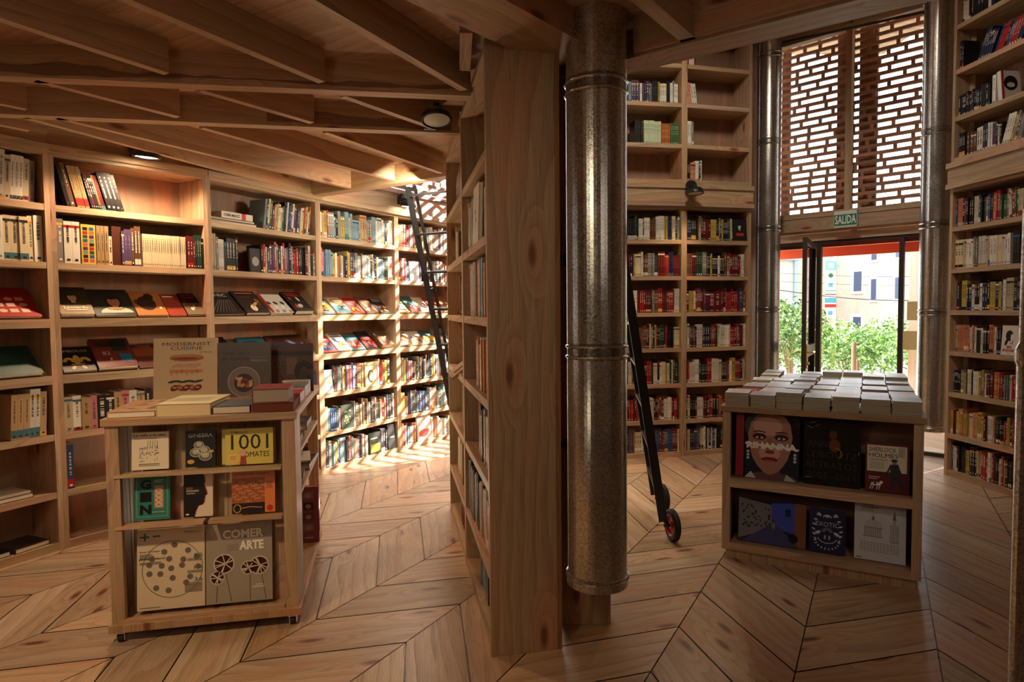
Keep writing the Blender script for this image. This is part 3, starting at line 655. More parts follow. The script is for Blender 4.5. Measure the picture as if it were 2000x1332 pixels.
def a_calle(mb, W, H):
    mb.text('La calle y la casa', W * .06, H * .88, W * .86, H * .07, K, bold=.02); mb.text('Urbanismo de interiores', W * .06, H * .82, W * .62, H * .035, K)
    r = random.Random(1)
    for i in range(46):
        x, z = W * r.uniform(.2, .75), H * r.uniform(.22, .62); a = r.uniform(.02, .12) * W
        mb.stroke([(x, z), (x + a, z)] if r.random() < .5 else [(x, z), (x, z + a)], .0012, K, 2)
    for i in range(5): mb.stroke([(W * (.42 + .07 * i), H * .55), (W * (.45 + .06 * i), H * .78)], .0012, K, 2)
    for i in range(14): mb.rect(W * (.2 + .04 * i), H * .14, W * .03, H * .02, K, 2); mb.rect(W * (.2 + .04 * i), H * .10, W * .025, H * .02, K, 2)
def a_ginebra(mb, W, H):
    mb.text('GINEBRA', W * .1, H * .82, W * .8, H * .10, lin('c9c2b0'))
    for x, z, rx in ((.35, .40, .2), (.62, .45, .2), (.45, .60, .17), (.66, .3, .22)): mb.oval(W * x, H * z, W * rx, H * rx * .6, lin('6b695d'), 2); mb.oval(W * x, H * (z + .02), W * rx * .6, H * rx * .35, lin('b9b59c'), 3); mb.ring(W * x, H * z, W * rx, H * rx * .62, .002, lin('d8d5c4'), 4)
    mb.oval(W * .18, H * .15, W * .12, H * .06, lin('c9a94e'), 4); mb.oval(W * .87, H * .42, W * .07, H * .04, lin('d0a23a'), 4)
def a_1001(mb, W, H):
    mb.text('EL LIBRO de LOS', W * .12, H * .87, W * .35, H * .06, K); mb.text('1001', W * .12, H * .42, W * .78, H * .42, K); mb.text('TOMATES', W * .30, H * .20, W * .62, H * .15, K)
    mb.oval(W * .17, H * .18, W * .13, H * .15, lin('e8c46a'), 2); [mb.rect(W * .1, H * (.15 + .04 * i), W * .12, H * .012, lin('b5503a'), 3) for i in range(3)]
    mb.poly([(W * .30, 0), (W * .44, 0), (W * .42, H * .28), (W * .33, H * .3)], lin('a13a2c'), 4); mb.oval(W * .37, H * .33, W * .06, H * .10, lin('e0a48a'), 5)
def a_gin(mb, W, H):
    mb.ring(W * .5, H * .5, 0, 0, 0, K)
    g = lin('cdbb7a')
    for x, z, w_, h_ in ((.07, .07, .86, .006), (.07, .92, .86, .006), (.07, .07, .008, .855), (.92, .07, .008, .855)): mb.rect(W * x, H * z, W * w_, H * h_, g, 1)
    for i, c in enumerate('GIN'): mb.text(c, W * .16, H * (.66 - .27 * i), W * .32, H * .21, K, bold=.05)
    mb.rect(W * .56, H * .25, W * .26, H * .48, lin('b98a6a'), 2)
    for i in range(4): mb.ring(W * .69, H * (.32 + .1 * i), W * .09, H * .045, .003, lin('e9dfc8'), 3)
    mb.rect(W * .56, H * .80, W * .2, H * .015, g, 2); mb.rect(W * .56, H * .84, W * .25, H * .015, g, 2); mb.rect(W * .5, H * .16, W * .35, H * .012, g, 2)
def a_rem(mb, W, H):
    prof = [(.62, 1), (.70, .93), (.73, .82), (.70, .72), (.78, .58), (.80, .50), (.72, .47), (.73, .42), (.70, .40), (.71, .34), (.64, .27), (.50, .25), (.42, .15), (.36, 0)]
    mb.poly([(W * (a + .03), H * b) for a, b in prof] + [(0, 0), (0, H)], lin('b4532f'), 1); mb.poly([(W * a, H * b) for a, b in prof] + [(0, 0), (0, H)], lin('15100f'), 2)
    mb.text('REM', W * .1, H * .63, W * .2, H * .05, lin('c77a55'), 3); mb.text('KOOLHAAS', W * .1, H * .57, W * .42, H * .05, Wt, 3); mb.rect(W * .1, H * .53, W * .3, H * .01, Wt, 3); mb.rect(W * .08, H * .05, W * .1, H * .03, Wt, 3)
def a_festin(mb, W, H):
    mb.rect(0, 0, W * .76, H * .24, lin('17120e'), 1); mb.rect(0, H * .24, W * .76, H * .58, lin('a85a2c'), 1); mb.rect(W * .76, 0, W * .24, H * .82, lin('e0813f'), 1)
    for i in range(6):
        for j in range(10): mb.ring(W * (.04 + .075 * j), H * (.28 + .08 * i + .03 * math.sin(j)), W * .045, H * .04, .0018, lin('e9b878') if (i + j) % 3 else lin('6e2f16'), 2, n=8, a0=0, a1=PI)
    mb.rect(0, H * .82, W, H * .18, lin('cf7a3c'), 1); mb.text('Un Festín para Papageno', W * .05, H * .87, W * .82, H * .08, lin('4a1d10'), 2); mb.text('CASTA DIVA', W * .2, H * .1, W * .45, H * .05, lin('c98a4a'), 2) if False else mb.stroke([(W * .2, H * .12), (W * .4, H * .15), (W * .7, H * .12)], .004, lin('c98a4a'), 2)
    mb.ring(W * .12, H * .12, W * .09, H * .1, .004, lin('c9a24a'), 2); mb.oval(W * .88, H * .1, W * .07, H * .07, lin('b8311f'), 3)
    for i in range(5): mb.rect(W * .80, H * (.70 - i * .035), W * .14, H * .012, lin('7a3a1a'), 3)
def a_maxi(mb, W, H):
    tl = lin('3d6f6a'); g = lin('6d6558')
    mb.rect(W * .04, H * .895, W * .14, H * .022, tl); mb.rect(W * .10, H * .86, W * .03, H * .09, tl); mb.rect(W * .23, H * .90, W * .11, H * .022, tl)
    mb.text('MAXI', W * .70, H * .92, W * .14, H * .035, lin('4a4238')); mb.rect(W * .85, H * .93, W * .1, H * .008, g)
    mb.ring(W * .52, H * .49, W * .45, W * .45, .003, g, 2, n=48)
    r = random.Random(4)
    for x, z in ((.55, .79), (.40, .71), (.75, .71), (.22, .63), (.47, .62), (.68, .60), (.36, .54), (.50, .50), (.66, .53), (.18, .56), (.88, .62), (.18, .45), (.34, .44), (.52, .38), (.78, .38), (.72, .31), (.28, .27), (.46, .23), (.9, .5)): mb.oval(W * x, H * z, W * .045, W * .045, g, 2)
    mb.text('Renzo Werlinger', W * .04, H * .71, W * .3, H * .025, K); mb.text('¡Incluye plano!', W * .03, H * .615, W * .38, H * .035, K, bold=.02)
    for i in range(6): mb.rect(W * .04, H * (.69 - .012 * i), W * r.uniform(.15, .3), H * .005, g, 3)
    for i in range(3): mb.rect(W * .04, H * (.59 - .012 * i), W * r.uniform(.2, .33), H * .005, g, 3)
    for i, s in enumerate(('82', '116', '36')): mb.text(s, W * .84, H * (.62 - .15 * i), W * .13, H * .045, lin('2f6672'), 4); [mb.rect(W * .74, H * (.60 - .15 * i - .012 * j), W * .22, H * .005, g, 3) for j in range(3)]
    for i in range(6): mb.rect(W * .70, H * (.27 - .016 * i), W * .26, H * .008, g, 3)
    mb.rect(W * .04, H * .03, W * .3, H * .008, g, 2)
def a_comer(mb, W, H):
    mb.text('COMER', W * .25, H * .81, W * .62, H * .115, Wt, 3, bold=.04); mb.text('ARTE', W * .50, H * .66, W * .37, H * .115, Wt, 3, bold=.04); mb.text('COMER', W * .24, H * .803, W * .635, H * .13, lin('7d7466'), 2, bold=.05)
    for i in range(3): mb.rect(W * .32, H * (.72 - i * .03), W * .16, H * .015, lin('8a8174'), 2)
    dk_ = lin('3d0d10')
    for x, z, s in ((.27, .50, .16), (.17, .33, .11), (.63, .43, .11), (.80, .45, .15)):
        mb.oval(W * x, H * z, W * s, W * s, lin('c9c0b0'), 3); mb.oval(W * x, H * z, W * s * .87, W * s * .87, dk_, 4); rr = random.Random(x)
        for k in range(5): a = rr.uniform(0, 6); b = a + rr.uniform(1.5, 3); mb.stroke([(W * x + W * s * .85 * math.cos(a), H * z + W * s * .85 * math.sin(a)), (W * x + W * s * .1, H * z), (W * x + W * s * .85 * math.cos(b), H * z + W * s * .85 * math.sin(b))], .004, lin('d8cdb9'), 5)
    for x0, z0, x1 in ((.17, .22, .15), (.30, .36, .38), (.66, .34, .66), (.84, .32, .90)): mb.stroke([(W * x0, H * z0), (W * x1, H * .02)], .002, dk_, 2)
    mb.rect(W * .70, H * .17, W * .18, H * .02, lin('c9c0b0'), 2); mb.rect(W * .74, H * .20, W * .12, H * .014, lin('c9c0b0'), 2)
for s, z, wd, h, th_, col, art, lab in (
    (.085, .771, .158, .172, .018, 'e3d5ba', a_calle, 'cream La calle y la casa book on the top ledge of the left cart'),
    (.315, .771, .132, .17, .018, '15130f', a_ginebra, 'dark GINEBRA book with ice glasses, middle of the cart top ledge'),
    (.470, .771, .24, .165, .016, 'c9bc74', None, 'pale yellow book half hidden behind the yellow 1001 book'),
    (.49, .771, .215, .17, .014, 'd6c456', a_1001, 'yellow 1001 book on the top ledge of the left cart'),
    (.088, .534, .153, .215, .02, '2f7a6e', a_gin, 'green GIN book leaning on the middle ledge of the left cart'),
    (.300, .534, .128, .205, .022, 'dccdb4', a_rem, 'book with black face profile, middle ledge of the left cart'),
    (.513, .534, .195, .205, .018, 'cf7a3c', a_festin, 'orange Un Festín book on the right of the middle ledge'),
    (.085, .104, .295, .375, .012, 'd3c1a4', a_maxi, 'large pale MAXI magazine with a dotted circle low on the cart'),
    (.385, .104, .300, .375, .02, '9d9283', a_comer, 'large grey COMER ARTE book with seed heads low on the cart')):
    face_book(on(CL, s, .055 if lab[:4] != 'pale' else .078, z, .10), wd, h, th_, col, art, lab)
# books lying and standing on the cart top
def flat_book(M, W, L, TH, col, art, label, pg=None, name='lying_book', mat=None, spine_left=True, cat='book', group=None):
    """lying on its back cover: x = width, y = length, z = thickness; spine on the left or right"""
    mb = MB(); b = .0025; c = lin(col)
    mb.bx(0, W, 0, L, 0, b, c); mb.bx(0, W, 0, L, TH - b, TH, c)
    mb.bx(*((0, b) if spine_left else (W - b, W)), 0, L, b, TH - b, c)
    if art:
        a = MB(); art(a, W, L); a.xf(T((0, 0, TH)) @ R(-PI / 2, 'X')); mb.add(a)
    o = mb.build(name, mat or PRINT, None, M); p = MB(); e = .004
    p.bx(b if spine_left else e, W - e if spine_left else W - b, e, L - e, b, TH - b, lin(pg) if pg else PAGE); p.build('pages', MATT, o)
    return tag(o, label, cat, group)
def tl(s, y, z, yaw=0): return CL @ T((s, y, z)) @ R(yaw, 'Z')
Z0 = 1.0305
def a_bark(mb, W, H):
    r = random.Random(2)
    for i in range(26): mb.oval(W * r.uniform(.1, .9), H * r.uniform(.08, .92), W * .09, H * .02, lin(r.choice(('a8875a', 'd9c08c', '8a6438'))), 1 + i % 4, rot=r.uniform(-.4, .4))
flat_book(tl(.012, .0, Z0, .06), .195, .40, .028, 'b5824e', a_bark, 'large brown-covered book lying at the left corner of the cart top')
flat_book(tl(.215, .0, Z0, -.06), .235, .32, .056, 'd9cf9c', lambda m, W, H: [m.rect(W * .1, H * (.3 + .1 * i), W * .75, H * .03, lin('8f8a6a'), 1) for i in range(4)], 'thick cream book lying before the standing sandwich cover', 'e0c79a')
flat_book(tl(.452, .005, Z0, .02), .165, .24, .036, '3f4c58', None, 'slate-blue book lying beside the cream one on the cart top', 'd7c7ae', spine_left=True)
flat_book(tl(.625, -.002, Z0, .02), .19, .25, .045, '6b2a1e', None, 'brown film-wrapped book under the thick red book', '6f3524', mat=GLOSSY)
flat_book(tl(.628, .002, Z0 + .0455, .03), .165, .235, .064, '7f1d20', lambda m, W, H: m.oval(W * .6, H * .6, W * .18, H * .04, lin('a8535a'), 1), 'very thick red book on the front right corner of the cart', 'a89884')
for i, (y, th_, col, lab) in enumerate(((.27, .05, 'a12b38', 'pink-red book with white lettered edge behind the thick red book'), (.49, .06, '6b6770', 'grey book in the row along the right edge of the cart top'), (.70, .07, 'd8d2c2', 'pale book farthest back along the right edge of the cart top'))):
    flat_book(tl(.66, y, Z0), .15, .20, th_, col, None, lab, spine_left=False)
def a_modern(mb, W, H):
    br = lin('5a3a2a'); mb.text('MODERNIST', W * .14, H * .875, W * .76, H * .055, br, 2); mb.text('CUISINE', W * .27, H * .805, W * .50, H * .055, br, 2); mb.text('at Home', W * .72, H * .75, W * .2, H * .035, lin('b5603a'), 2, shear=.3)
    mb.oval(W * .52, H * .67, W * .27, H * .055, lin('b56a3a'), 2); mb.oval(W * .52, H * .695, W * .26, H * .035, lin('c98a55'), 3); mb.oval(W * .50, H * .665, W * .2, H * .02, lin('8f4425'), 4)
    for k in range(6): mb.oval(W * (.34 + .07 * k), H * (.545 + .008 * (k % 2)), W * .06, H * .022, lin('d9a983'), 2 + k % 3, rot=.4)
    mb.rect(W * .25, H * .43, W * .52, H * .05, lin('d8955f'), 2); [mb.rect(W * (.27 + .08 * k), H * (.38 + .02 * (k % 3)), W * .02, H * .06, lin('d8955f'), 2) for k in range(6)]
    for k in range(5): mb.oval(W * (.30 + .1 * k), H * .285, W * .08, H * .018, lin('2c3a22'), 2 + k % 2, rot=.2 * (-1) ** k)
    for k in range(5): mb.oval(W * (.33 + .09 * k), H * .18, W * .07, H * .045, lin(('6b1f16', 'a8452a')[k % 2]), 2 + k % 3, rot=.5 * (-1) ** k); mb.oval(W * (.33 + .09 * k), H * .185, W * .035, H * .02, lin('d08a5a'), 5)
def a_gran(mb, W, H):
    g = lin('2f2a26'); mb.text('Gran Libro', W * .08, H * .77, W * .5, H * .07, g); mb.text('de Cocina', W * .06, H * .67, W * .52, H * .07, g); mb.text('Mediterránea', W * .62, H * .64, W * .32, H * .045, lin('a39a8c')); mb.rect(W * .62, H * .71, W * .3, H * .02, lin('6a6258'))
    mb.oval(W * .48, H * .27, W * .31, W * .31, lin('7d7468'), 1, n=32); mb.ring(W * .48, H * .27, W * .31, W * .31, .004, lin('b3aa9b'), 2); mb.oval(W * .48, H * .25, W * .19, W * .19, lin('34201a'), 2)
    r = random.Random(5)
    for k in range(13): mb.oval(W * (.48 + r.uniform(-.12, .14)), H * (.26 + r.uniform(-.08, .09)), W * .05, H * .03, lin(r.choice(('7a2a1e', 'c79a5a', 'a8542f', 'd8b87a'))), 3 + k % 5, rot=r.uniform(0, 3))
def a_xyz(mb, W, H):
    mb.rect(0, H * .76, W, H * .08, lin('1b1210'), 1); mb.rect(W * .03, H * .5, W * .3, H * .18, lin('4d3428'), 1); mb.rect(W * .36, H * .36, W * .25, H * .35, lin('6a4a38'), 1); mb.text('XYZ', W * .03, H * .52, W * .3, H * .12, K, 2, shear=.2)
    mb.ring(W * .78, H * .42, W * .24, W * .26, .035, lin('120c0b'), 2, a0=.3, a1=5.6); mb.oval(W * .74, H * .30, W * .11, H * .12, lin('3b231c'), 3); mb.stroke([(W * .2, H * .35), (W * .45, H * .1), (W * .6, H * .05)], .007, K, 3)
face_book(tl(.005, .62, Z0, .0) @ R(-.12, 'X'), .325, .335, .028, 'dfc9a0', a_modern, 'tall cream cookery cover with a sandwich in layers, standing on the cart', spine='d8c090')
face_book(tl(.335, .63, Z0, .02) @ R(-.12, 'X'), .275, .305, .03, '564f47', a_gran, 'grey-brown cookery cover with a plate, standing between cream and dark covers')
face_book(tl(.59, .78, Z0, .02) @ R(-.12, 'X'), .235, .285, .025, '4a2a22', a_xyz, 'dark brown cover with a curled shape, standing behind the thick red book', spine='7a2226')
# things in the open side of the cart
for i, (s, y, z, w_, l_, th_, col, yaw, lab) in enumerate((
    (.55, .30, .81, .25, .19, .03, '2a2b31', .05, 'dark book at the near end of the upper side shelf'), (.60, .72, .81, .19, .25, .045, '1c1b1f', 0, 'dark thick book at the far end of the upper side shelf'),
    (.62, .50, .81, .18, .17, .035, 'b3aa9b', .3, 'pale-edged book in the middle of the upper side shelf'), (.56, .30, .60, .25, .24, .03, '2c1d22', .08, 'dark magazine near the front of the lower side shelf'),
    (.55, .62, .60, .26, .30, .03, '151316', -.05, 'lower black magazine at the back of the lower side shelf'), (.56, .63, .631, .255, .27, .012, 'cfc6b2', .12, 'white-edged magazine on top of the black one in the side shelf'))):
    flat_book(tl(s, y, z + .0005, yaw), w_, l_, th_, col, None, lab, spine_left=False)
def a_purple(mb, W, H):
    for i in range(4):
        for j in range(3): mb.rect(W * (.1 + .29 * j), H * (.78 - .19 * i), W * .22, H * .13, lin(('3b2a33', '5d4a50', '8a6f70')[(i + j) % 3]), 1); mb.oval(W * (.21 + .29 * j), H * (.84 - .19 * i), W * .06, H * .04, lin('b08c84'), 2)
    mb.rect(W * .7, H * .08, W * .18, H * .02, lin('d8b0b8'), 1)
face_book(tl(.545, .86, .089) @ R(-.02, 'X'), .285, .345, .03, '8a4658', a_purple, 'large dusky pink book with rows of small pictures at the cart bottom', spine='c8b8b0')

# ---- right display table
CR, _ = frame((1.252, 3.766), (1.252 + math.cos(math.radians(29.3)), 3.766 - math.sin(math.radians(29.3))))
cr = empty('display_table', CR); tag(cr, 'wooden display table covered with stacked paperbacks, six covers in its front', 'display table')
W2, D2 = 1.012, 1.88
mb = MB()
for i in range(5): mb.bx(-.012, W2 + .012, -.012 + i * (D2 + .02) / 5, -.013 + (i + 1) * (D2 + .02) / 5, .888, .922, (.80, .78, .70))
mb.build('top_board', WEATHER, cr, bevel=.002)
for x0, x1 in ((0, .045), (W2 - .045, W2)): mb = MB(); mb.bx(x0, x1, 0, .04, .055, .888, tint()); mb.bx(x0 if x0 == 0 else x1 - .02, x0 + .02 if x0 == 0 else x1, .04, D2, .055, .888, tint()); mb.build('side_panel', PINE, cr)
mb = MB(); mb.bx(.045, W2 - .045, 0, .28, .435, .487, tint()); mb.build('shelf', PINE, cr)
mb = MB(); mb.bx(.045, W2 - .045, 0, .28, .055, .10, tint()); mb.build('bottom_rail', PINE, cr)
mb = MB(); mb.bx(.02, W2 - .02, .02, D2 - .02, .0, .055, tint()); mb.build('plinth', PINE, cr)
mb = MB(); mb.bx(.02, W2 - .02, .28, .295, .1, .888, (.8, .75, .72)); mb.build('inner_panel', PLY, cr)
mb = MB(); mb.bx(.02, W2 - .02, D2 - .02, D2, .055, .888, tint()); mb.build('rear_panel', PINE, cr)
def a_face(mb, W, H):
    sk, sh, dkc = lin('a8776a'), lin('c89a8c'), lin('1a1518')
    mb.rect(0, 0, W, H, lin('252a38'), 1)
    mb.oval(W * .5, H * .66, W * .52, H * .40, dkc, 2); mb.oval(W * .2, H * .80, W * .22, H * .2, lin('3c4a44'), 3); mb.rect(W * .34, 0, W * .32, H * .25, lin('7d4f40'), 3)
    mb.oval(W * .5, -H * .02, W * .5, H * .13, lin('6a4a44'), 4, a0=0, a1=PI)
    mb.poly([(W * a, H * b) for a, b in ((.47, .07), (.58, .10), (.70, .19), (.80, .32), (.86, .48), (.88, .66), (.84, .84), (.74, .96), (.5, 1.0), (.22, .97), (.10, .84), (.05, .66), (.08, .48), (.14, .32), (.24, .19), (.36, .10))], sk, 5); mb.oval(W * .42, H * .80, W * .28, H * .14, sh, 6, n=24); mb.oval(W * .46, H * .40, W * .20, H * .12, sh, 6)
    mb.poly([(W * .43, H * .62), (W * .51, H * .62), (W * .55, H * .42), (W * .39, H * .42)], lin('9a6a56'), 7); mb.oval(W * .47, H * .41, W * .09, H * .025, lin('74463a'), 8)
    for x in (.27, .68):
        mb.oval(W * x, H * .64, W * .13, H * .05, lin('4a2a2a'), 7); mb.oval(W * x, H * .63, W * .085, H * .022, lin('d8ccc0'), 8); mb.oval(W * x, H * .63, W * .032, H * .024, lin('4a5a4c'), 9); mb.oval(W * x, H * .63, W * .014, H * .011, K, 10)
        mb.ring(W * x, H * .60, W * .10, H * .06, .004, K, 10, a0=.4, a1=2.8)
        mb.ring(W * x, H * .68, W * .14, H * .05, .006, lin('2a1a18'), 10, a0=.5, a1=2.6)
    mb.oval(W * .47, H * .30, W * .155, H * .030, lin('7a1f26'), 8); mb.oval(W * .43, H * .318, W * .07, H * .022, lin('9a3038'), 9); mb.oval(W * .52, H * .318, W * .07, H * .022, lin('9a3038'), 9); mb.oval(W * .47, H * .288, W * .10, H * .018, lin('b04a50'), 9); mb.stroke([(W * .33, H * .305), (W * .61, H * .305)], .0025, lin('4a1216'), 10)
    mb.poly([(W * .0, H * .0), (W * .12, H * .10), (W * .22, 0)], lin('b9c2c9'), 7); mb.poly([(W * .78, H * .10), (W * .96, 0), (W * .74, 0)], lin('aab4bd'), 7)
    for x in (.06, .93): [mb.oval(W * x, H * (.40 - .05 * k), W * .03, H * .022, lin('b9bcb9'), 8) for k in range(3)]
    wv = lin('ece6dc'); mb.text('RIHANNA', W * .03, H * .455, W * .94, H * .10, wv, 12, bold=.05); mb.stroke([(0, H * .525), (W * .35, H * .51), (W * .6, H * .505), (W, H * .475)], .010, wv, 13)
def a_leib(mb, W, H):
    g = lin('3a352c')
    for i, s in enumerate(('ANNIE', 'LEIBOVITZ', 'RETRATOS', '2005–2016')): mb.text(s, W * .06, H * (.58 - .16 * i), W * (.5 if i == 0 else .88), H * .10, g)
    mb.oval(W * .52, H * .78, W * .07, H * .07, lin('5a3a2c'), 3); mb.oval(W * .55, H * .62, W * .10, H * .10, lin('6b3f26'), 3); mb.ring(W * .56, H * .50, W * .12, H * .09, .006, lin('9a6a2c'), 4, a0=-1, a1=1.6)
    for x, z, a in ((.1, .95, .4), (.2, .9, .8), (.05, .9, -.5), (.03, .1, .2), (.96, .5, 1.5)): mb.stroke([(W * x, H * z), (W * (x + .12 * math.cos(a)), H * (z + .05 * math.sin(a)))], .003, lin('8f8b80'), 5)
def a_sher(mb, W, H):
    mb.rect(W * .04, H * .42, W * .90, H * .54, lin('d6cfb8'), 1); mb.text('SHERLOCK', W * .08, H * .83, W * .62, H * .09, K); mb.text('HOLMES', W * .08, H * .71, W * .66, H * .09, K); mb.text('LAS NOVELAS', W * .09, H * .64, W * .42, H * .045, lin('5a5348'))
    for i in range(5): mb.rect(W * .09, H * (.60 - .03 * i), W * .34, H * .010, lin('8a8474'), 2)
    for i in range(4): mb.rect(W * (.76 + .035 * i), H * .74, W * .012, H * .2, lin('3a342c'), 2)
    dc = lin('2a2c30'); mb.oval(W * .66, H * .63, W * .05, H * .05, lin('8a7a68'), 4); mb.oval(W * .66, H * .665, W * .075, H * .03, dc, 5); mb.poly([(W * .56, H * .58), (W * .74, H * .6), (W * .84, H * .38), (W * .78, H * .30), (W * .58, H * .30)], dc, 4)
    mb.poly([(W * .60, H * .32), (W * .70, H * .32), (W * .68, H * .08), (W * .60, H * .08)], dc, 4); mb.poly([(W * .70, H * .32), (W * .78, H * .34), (W * .92, H * .06), (W * .84, H * .05)], dc, 4); mb.stroke([(W * .57, H * .55), (W * .50, H * .40), (W * .40, H * .36)], .008, dc, 5)
    mb.oval(W * .25, H * .16, W * .12, H * .035, Wt, 3); mb.oval(W * .37, H * .20, W * .04, H * .03, Wt, 3); [mb.stroke([(W * x, H * .15), (W * (x - .04), H * .05)], .004, Wt, 3) for x in (.15, .2, .3, .35)]; mb.oval(W * .23, H * .17, W * .04, H * .02, K, 4)
    mb.rect(W * .08, H * .30, W * .25, H * .012, Wt, 2); mb.rect(W * .08, H * .26, W * .2, H * .012, Wt, 2)
def a_city(mb, W, H):
    mb.rect(0, 0, W, H, lin('1b1f33'), 1); mb.poly([(0, H), (W * .5, H * .9), (W * .5, H * .35), (0, H * .05)], lin('6f6f72'), 2)
    r = random.Random(8)
    for i in range(42): mb.oval(W * r.uniform(.04, .48), H * r.uniform(.35, .86), W * .010, H * .03, lin('23222a'), 3, rot=r.uniform(-.4, .4))
    mb.poly([(W * .5, H * .95), (W * .85, H), (W * .85, H * .3), (W * .5, H * .4)], lin('3a4fb0'), 2); mb.rect(W * .7, H * .68, W * .08, H * .17, lin('22264a'), 3); mb.poly([(W * .05, 0), (W * .45, H * .42), (W * .62, H * .42), (W * .9, 0)], lin('3c3f74'), 3); mb.rect(W * .84, 0, W * .16, H, lin('7a5036'), 3)
    mb.oval(W * .53, H * .44, W * .025, H * .08, lin('6f7a4a'), 4); mb.oval(W * .53, H * .54, W * .015, H * .03, lin('3a2a22'), 5); mb.oval(W * .82, H * .2, W * .07, H * .10, lin('0e0e14'), 5)
def a_exo(mb, W, H):
    wv = lin('b9bccb')
    mb.text('EXOTIC', W * .18, H * .60, W * .64, H * .10, wv, 3)
    for q in (-1, 1):
        for k in range(6): a = .35 + k * .28; mb.oval(W * (.5 + q * .38 * math.cos(a - .9) * 1.0), H * (.30 + .11 * k), W * .055, H * .018, wv, 2, rot=q * (.9 - .2 * k))
        mb.oval(W * (.5 + q * .26), H * .45, W * .09, H * .035, wv, 2, rot=-q * .5); mb.oval(W * (.5 + q * .22), H * .86, W * .07, H * .03, wv, 2, rot=q * .8)
        mb.oval(W * (.5 + q * .06), H * .36, W * .02, H * .05, wv, 2)
    mb.ring(W * .5, H * .34, W * .26, H * .12, .004, wv, 2, a0=PI, a1=2 * PI); [mb.oval(W * (.5 + .34 * math.cos(a)), H * (.30 + .2 * math.sin(a)), W * .035, H * .014, wv, 2, rot=a) for a in [PI * (1.05 + .1 * k) for k in range(10)]]
    for k in range(9): a = PI * (k + .5) / 9; mb.stroke([(W * .5 + W * .07 * math.cos(a), H * .47 + W * .07 * math.sin(a)), (W * .5 + W * .16 * math.cos(a), H * .47 + W * .16 * math.sin(a))], .002, wv, 2)
    mb.ring(W * .5, H * .80, W * .12, H * .07, .006, wv, 2, a0=0, a1=PI); mb.oval(W * .5, H * .83, W * .06, H * .03, wv, 2)
def a_edi(mb, W, H):
    g = lin('6f7276'); mb.text('Edificios', W * .14, H * .93, W * .24, H * .03, lin('55585c'), 2, bold=.03); mb.text('emblemáticos', W * .14, H * .885, W * .34, H * .03, lin('55585c'), 2, bold=.03); mb.text('del mundo', W * .14, H * .845, W * .26, H * .03, lin('77797c'), 2)
    mb.ring(W * .37, H * .56, W * .16, H * .13, .002, g, 2, a0=0, a1=PI); [mb.stroke([(W * (.23 + .035 * k), H * .56), (W * (.30 + .018 * k), H * (.67 - abs(k - 4) * .008))], .001, g, 2) for k in range(9)]
    mb.rect(W * .345, H * .69, W * .05, H * .05, g, 2); mb.stroke([(W * .37, H * .74), (W * .37, H * .80)], .002, g, 2)
    for k in range(10): mb.rect(W * (.20 + .035 * k), H * .42, W * .012, H * .13, g, 2)
    mb.rect(W * .17, H * .40, W * .40, H * .012, g, 2); mb.rect(W * .19, H * .55, W * .36, H * .010, g, 2)
    for k in range(6): mb.rect(W * (.70 + .03 * k), H * .34, W * .010, H * (.40 if k in (2, 3) else .3), g, 2)
    mb.poly([(W * .74, H * .72), (W * .82, H * .72), (W * .78, H * .88)], g, 2); mb.rect(W * .70, H * .34, W * .17, H * .01, g, 2)
    for i in range(5):
        for j in range(12): mb.rect(W * (.12 + .064 * j), H * (.15 + .035 * i), W * .045, H * .018, lin('9a9c9e'), 2)
    mb.rect(W * .05, H * .03, W * .1, H * .012, K, 2)
for s, y, z, wd, h, th_, col, art, lab, mt, sp in (
    (.118, .055, .488, .295, .385, .04, '23222a', a_face, 'large glossy cover of a face crossed by white letters', GLOSSY, '8f1220'),
    (.437, .065, .488, .288, .365, .045, '1d1b18', a_leib, 'black film-wrapped portrait book in the middle of the upper compartment', GLOSSY, None),
    (.748, .055, .488, .207, .262, .05, '5e1518', a_sher, 'dark red and cream SHERLOCK HOLMES book in the upper compartment', PRINT, None),
    (.085, .055, .101, .37, .255, .03, '16182a', a_city, 'wide cover with a blue alley photograph at the lower left', GLOSSY, None),
    (.472, .055, .101, .185, .25, .035, '14193f', a_exo, 'dark blue EXOTIC book with white ornament in the lower compartment', PRINT, None),
    (.700, .060, .101, .245, .322, .02, 'c3c6cb', a_edi, 'white Edificios book with drawn dome and tower, lower right', GLOSSY, None)):
    face_book(on(CR, s, y, z, .10), wd, h, th_, col, art, lab, spine=sp, mat=mt)
mb = MB(); mb.bx(0, .045, 0, .05, 0, .385, lin('8f1220')); mb.bx(.0, .045, .003, .2, .003, .382, lin('8f1220')); o = mb.build('displayed_book', PRINT, None, on(CR, .066, .05, .488, .08)); tag(o, 'red book spine at the far left of the upper compartment', 'book')
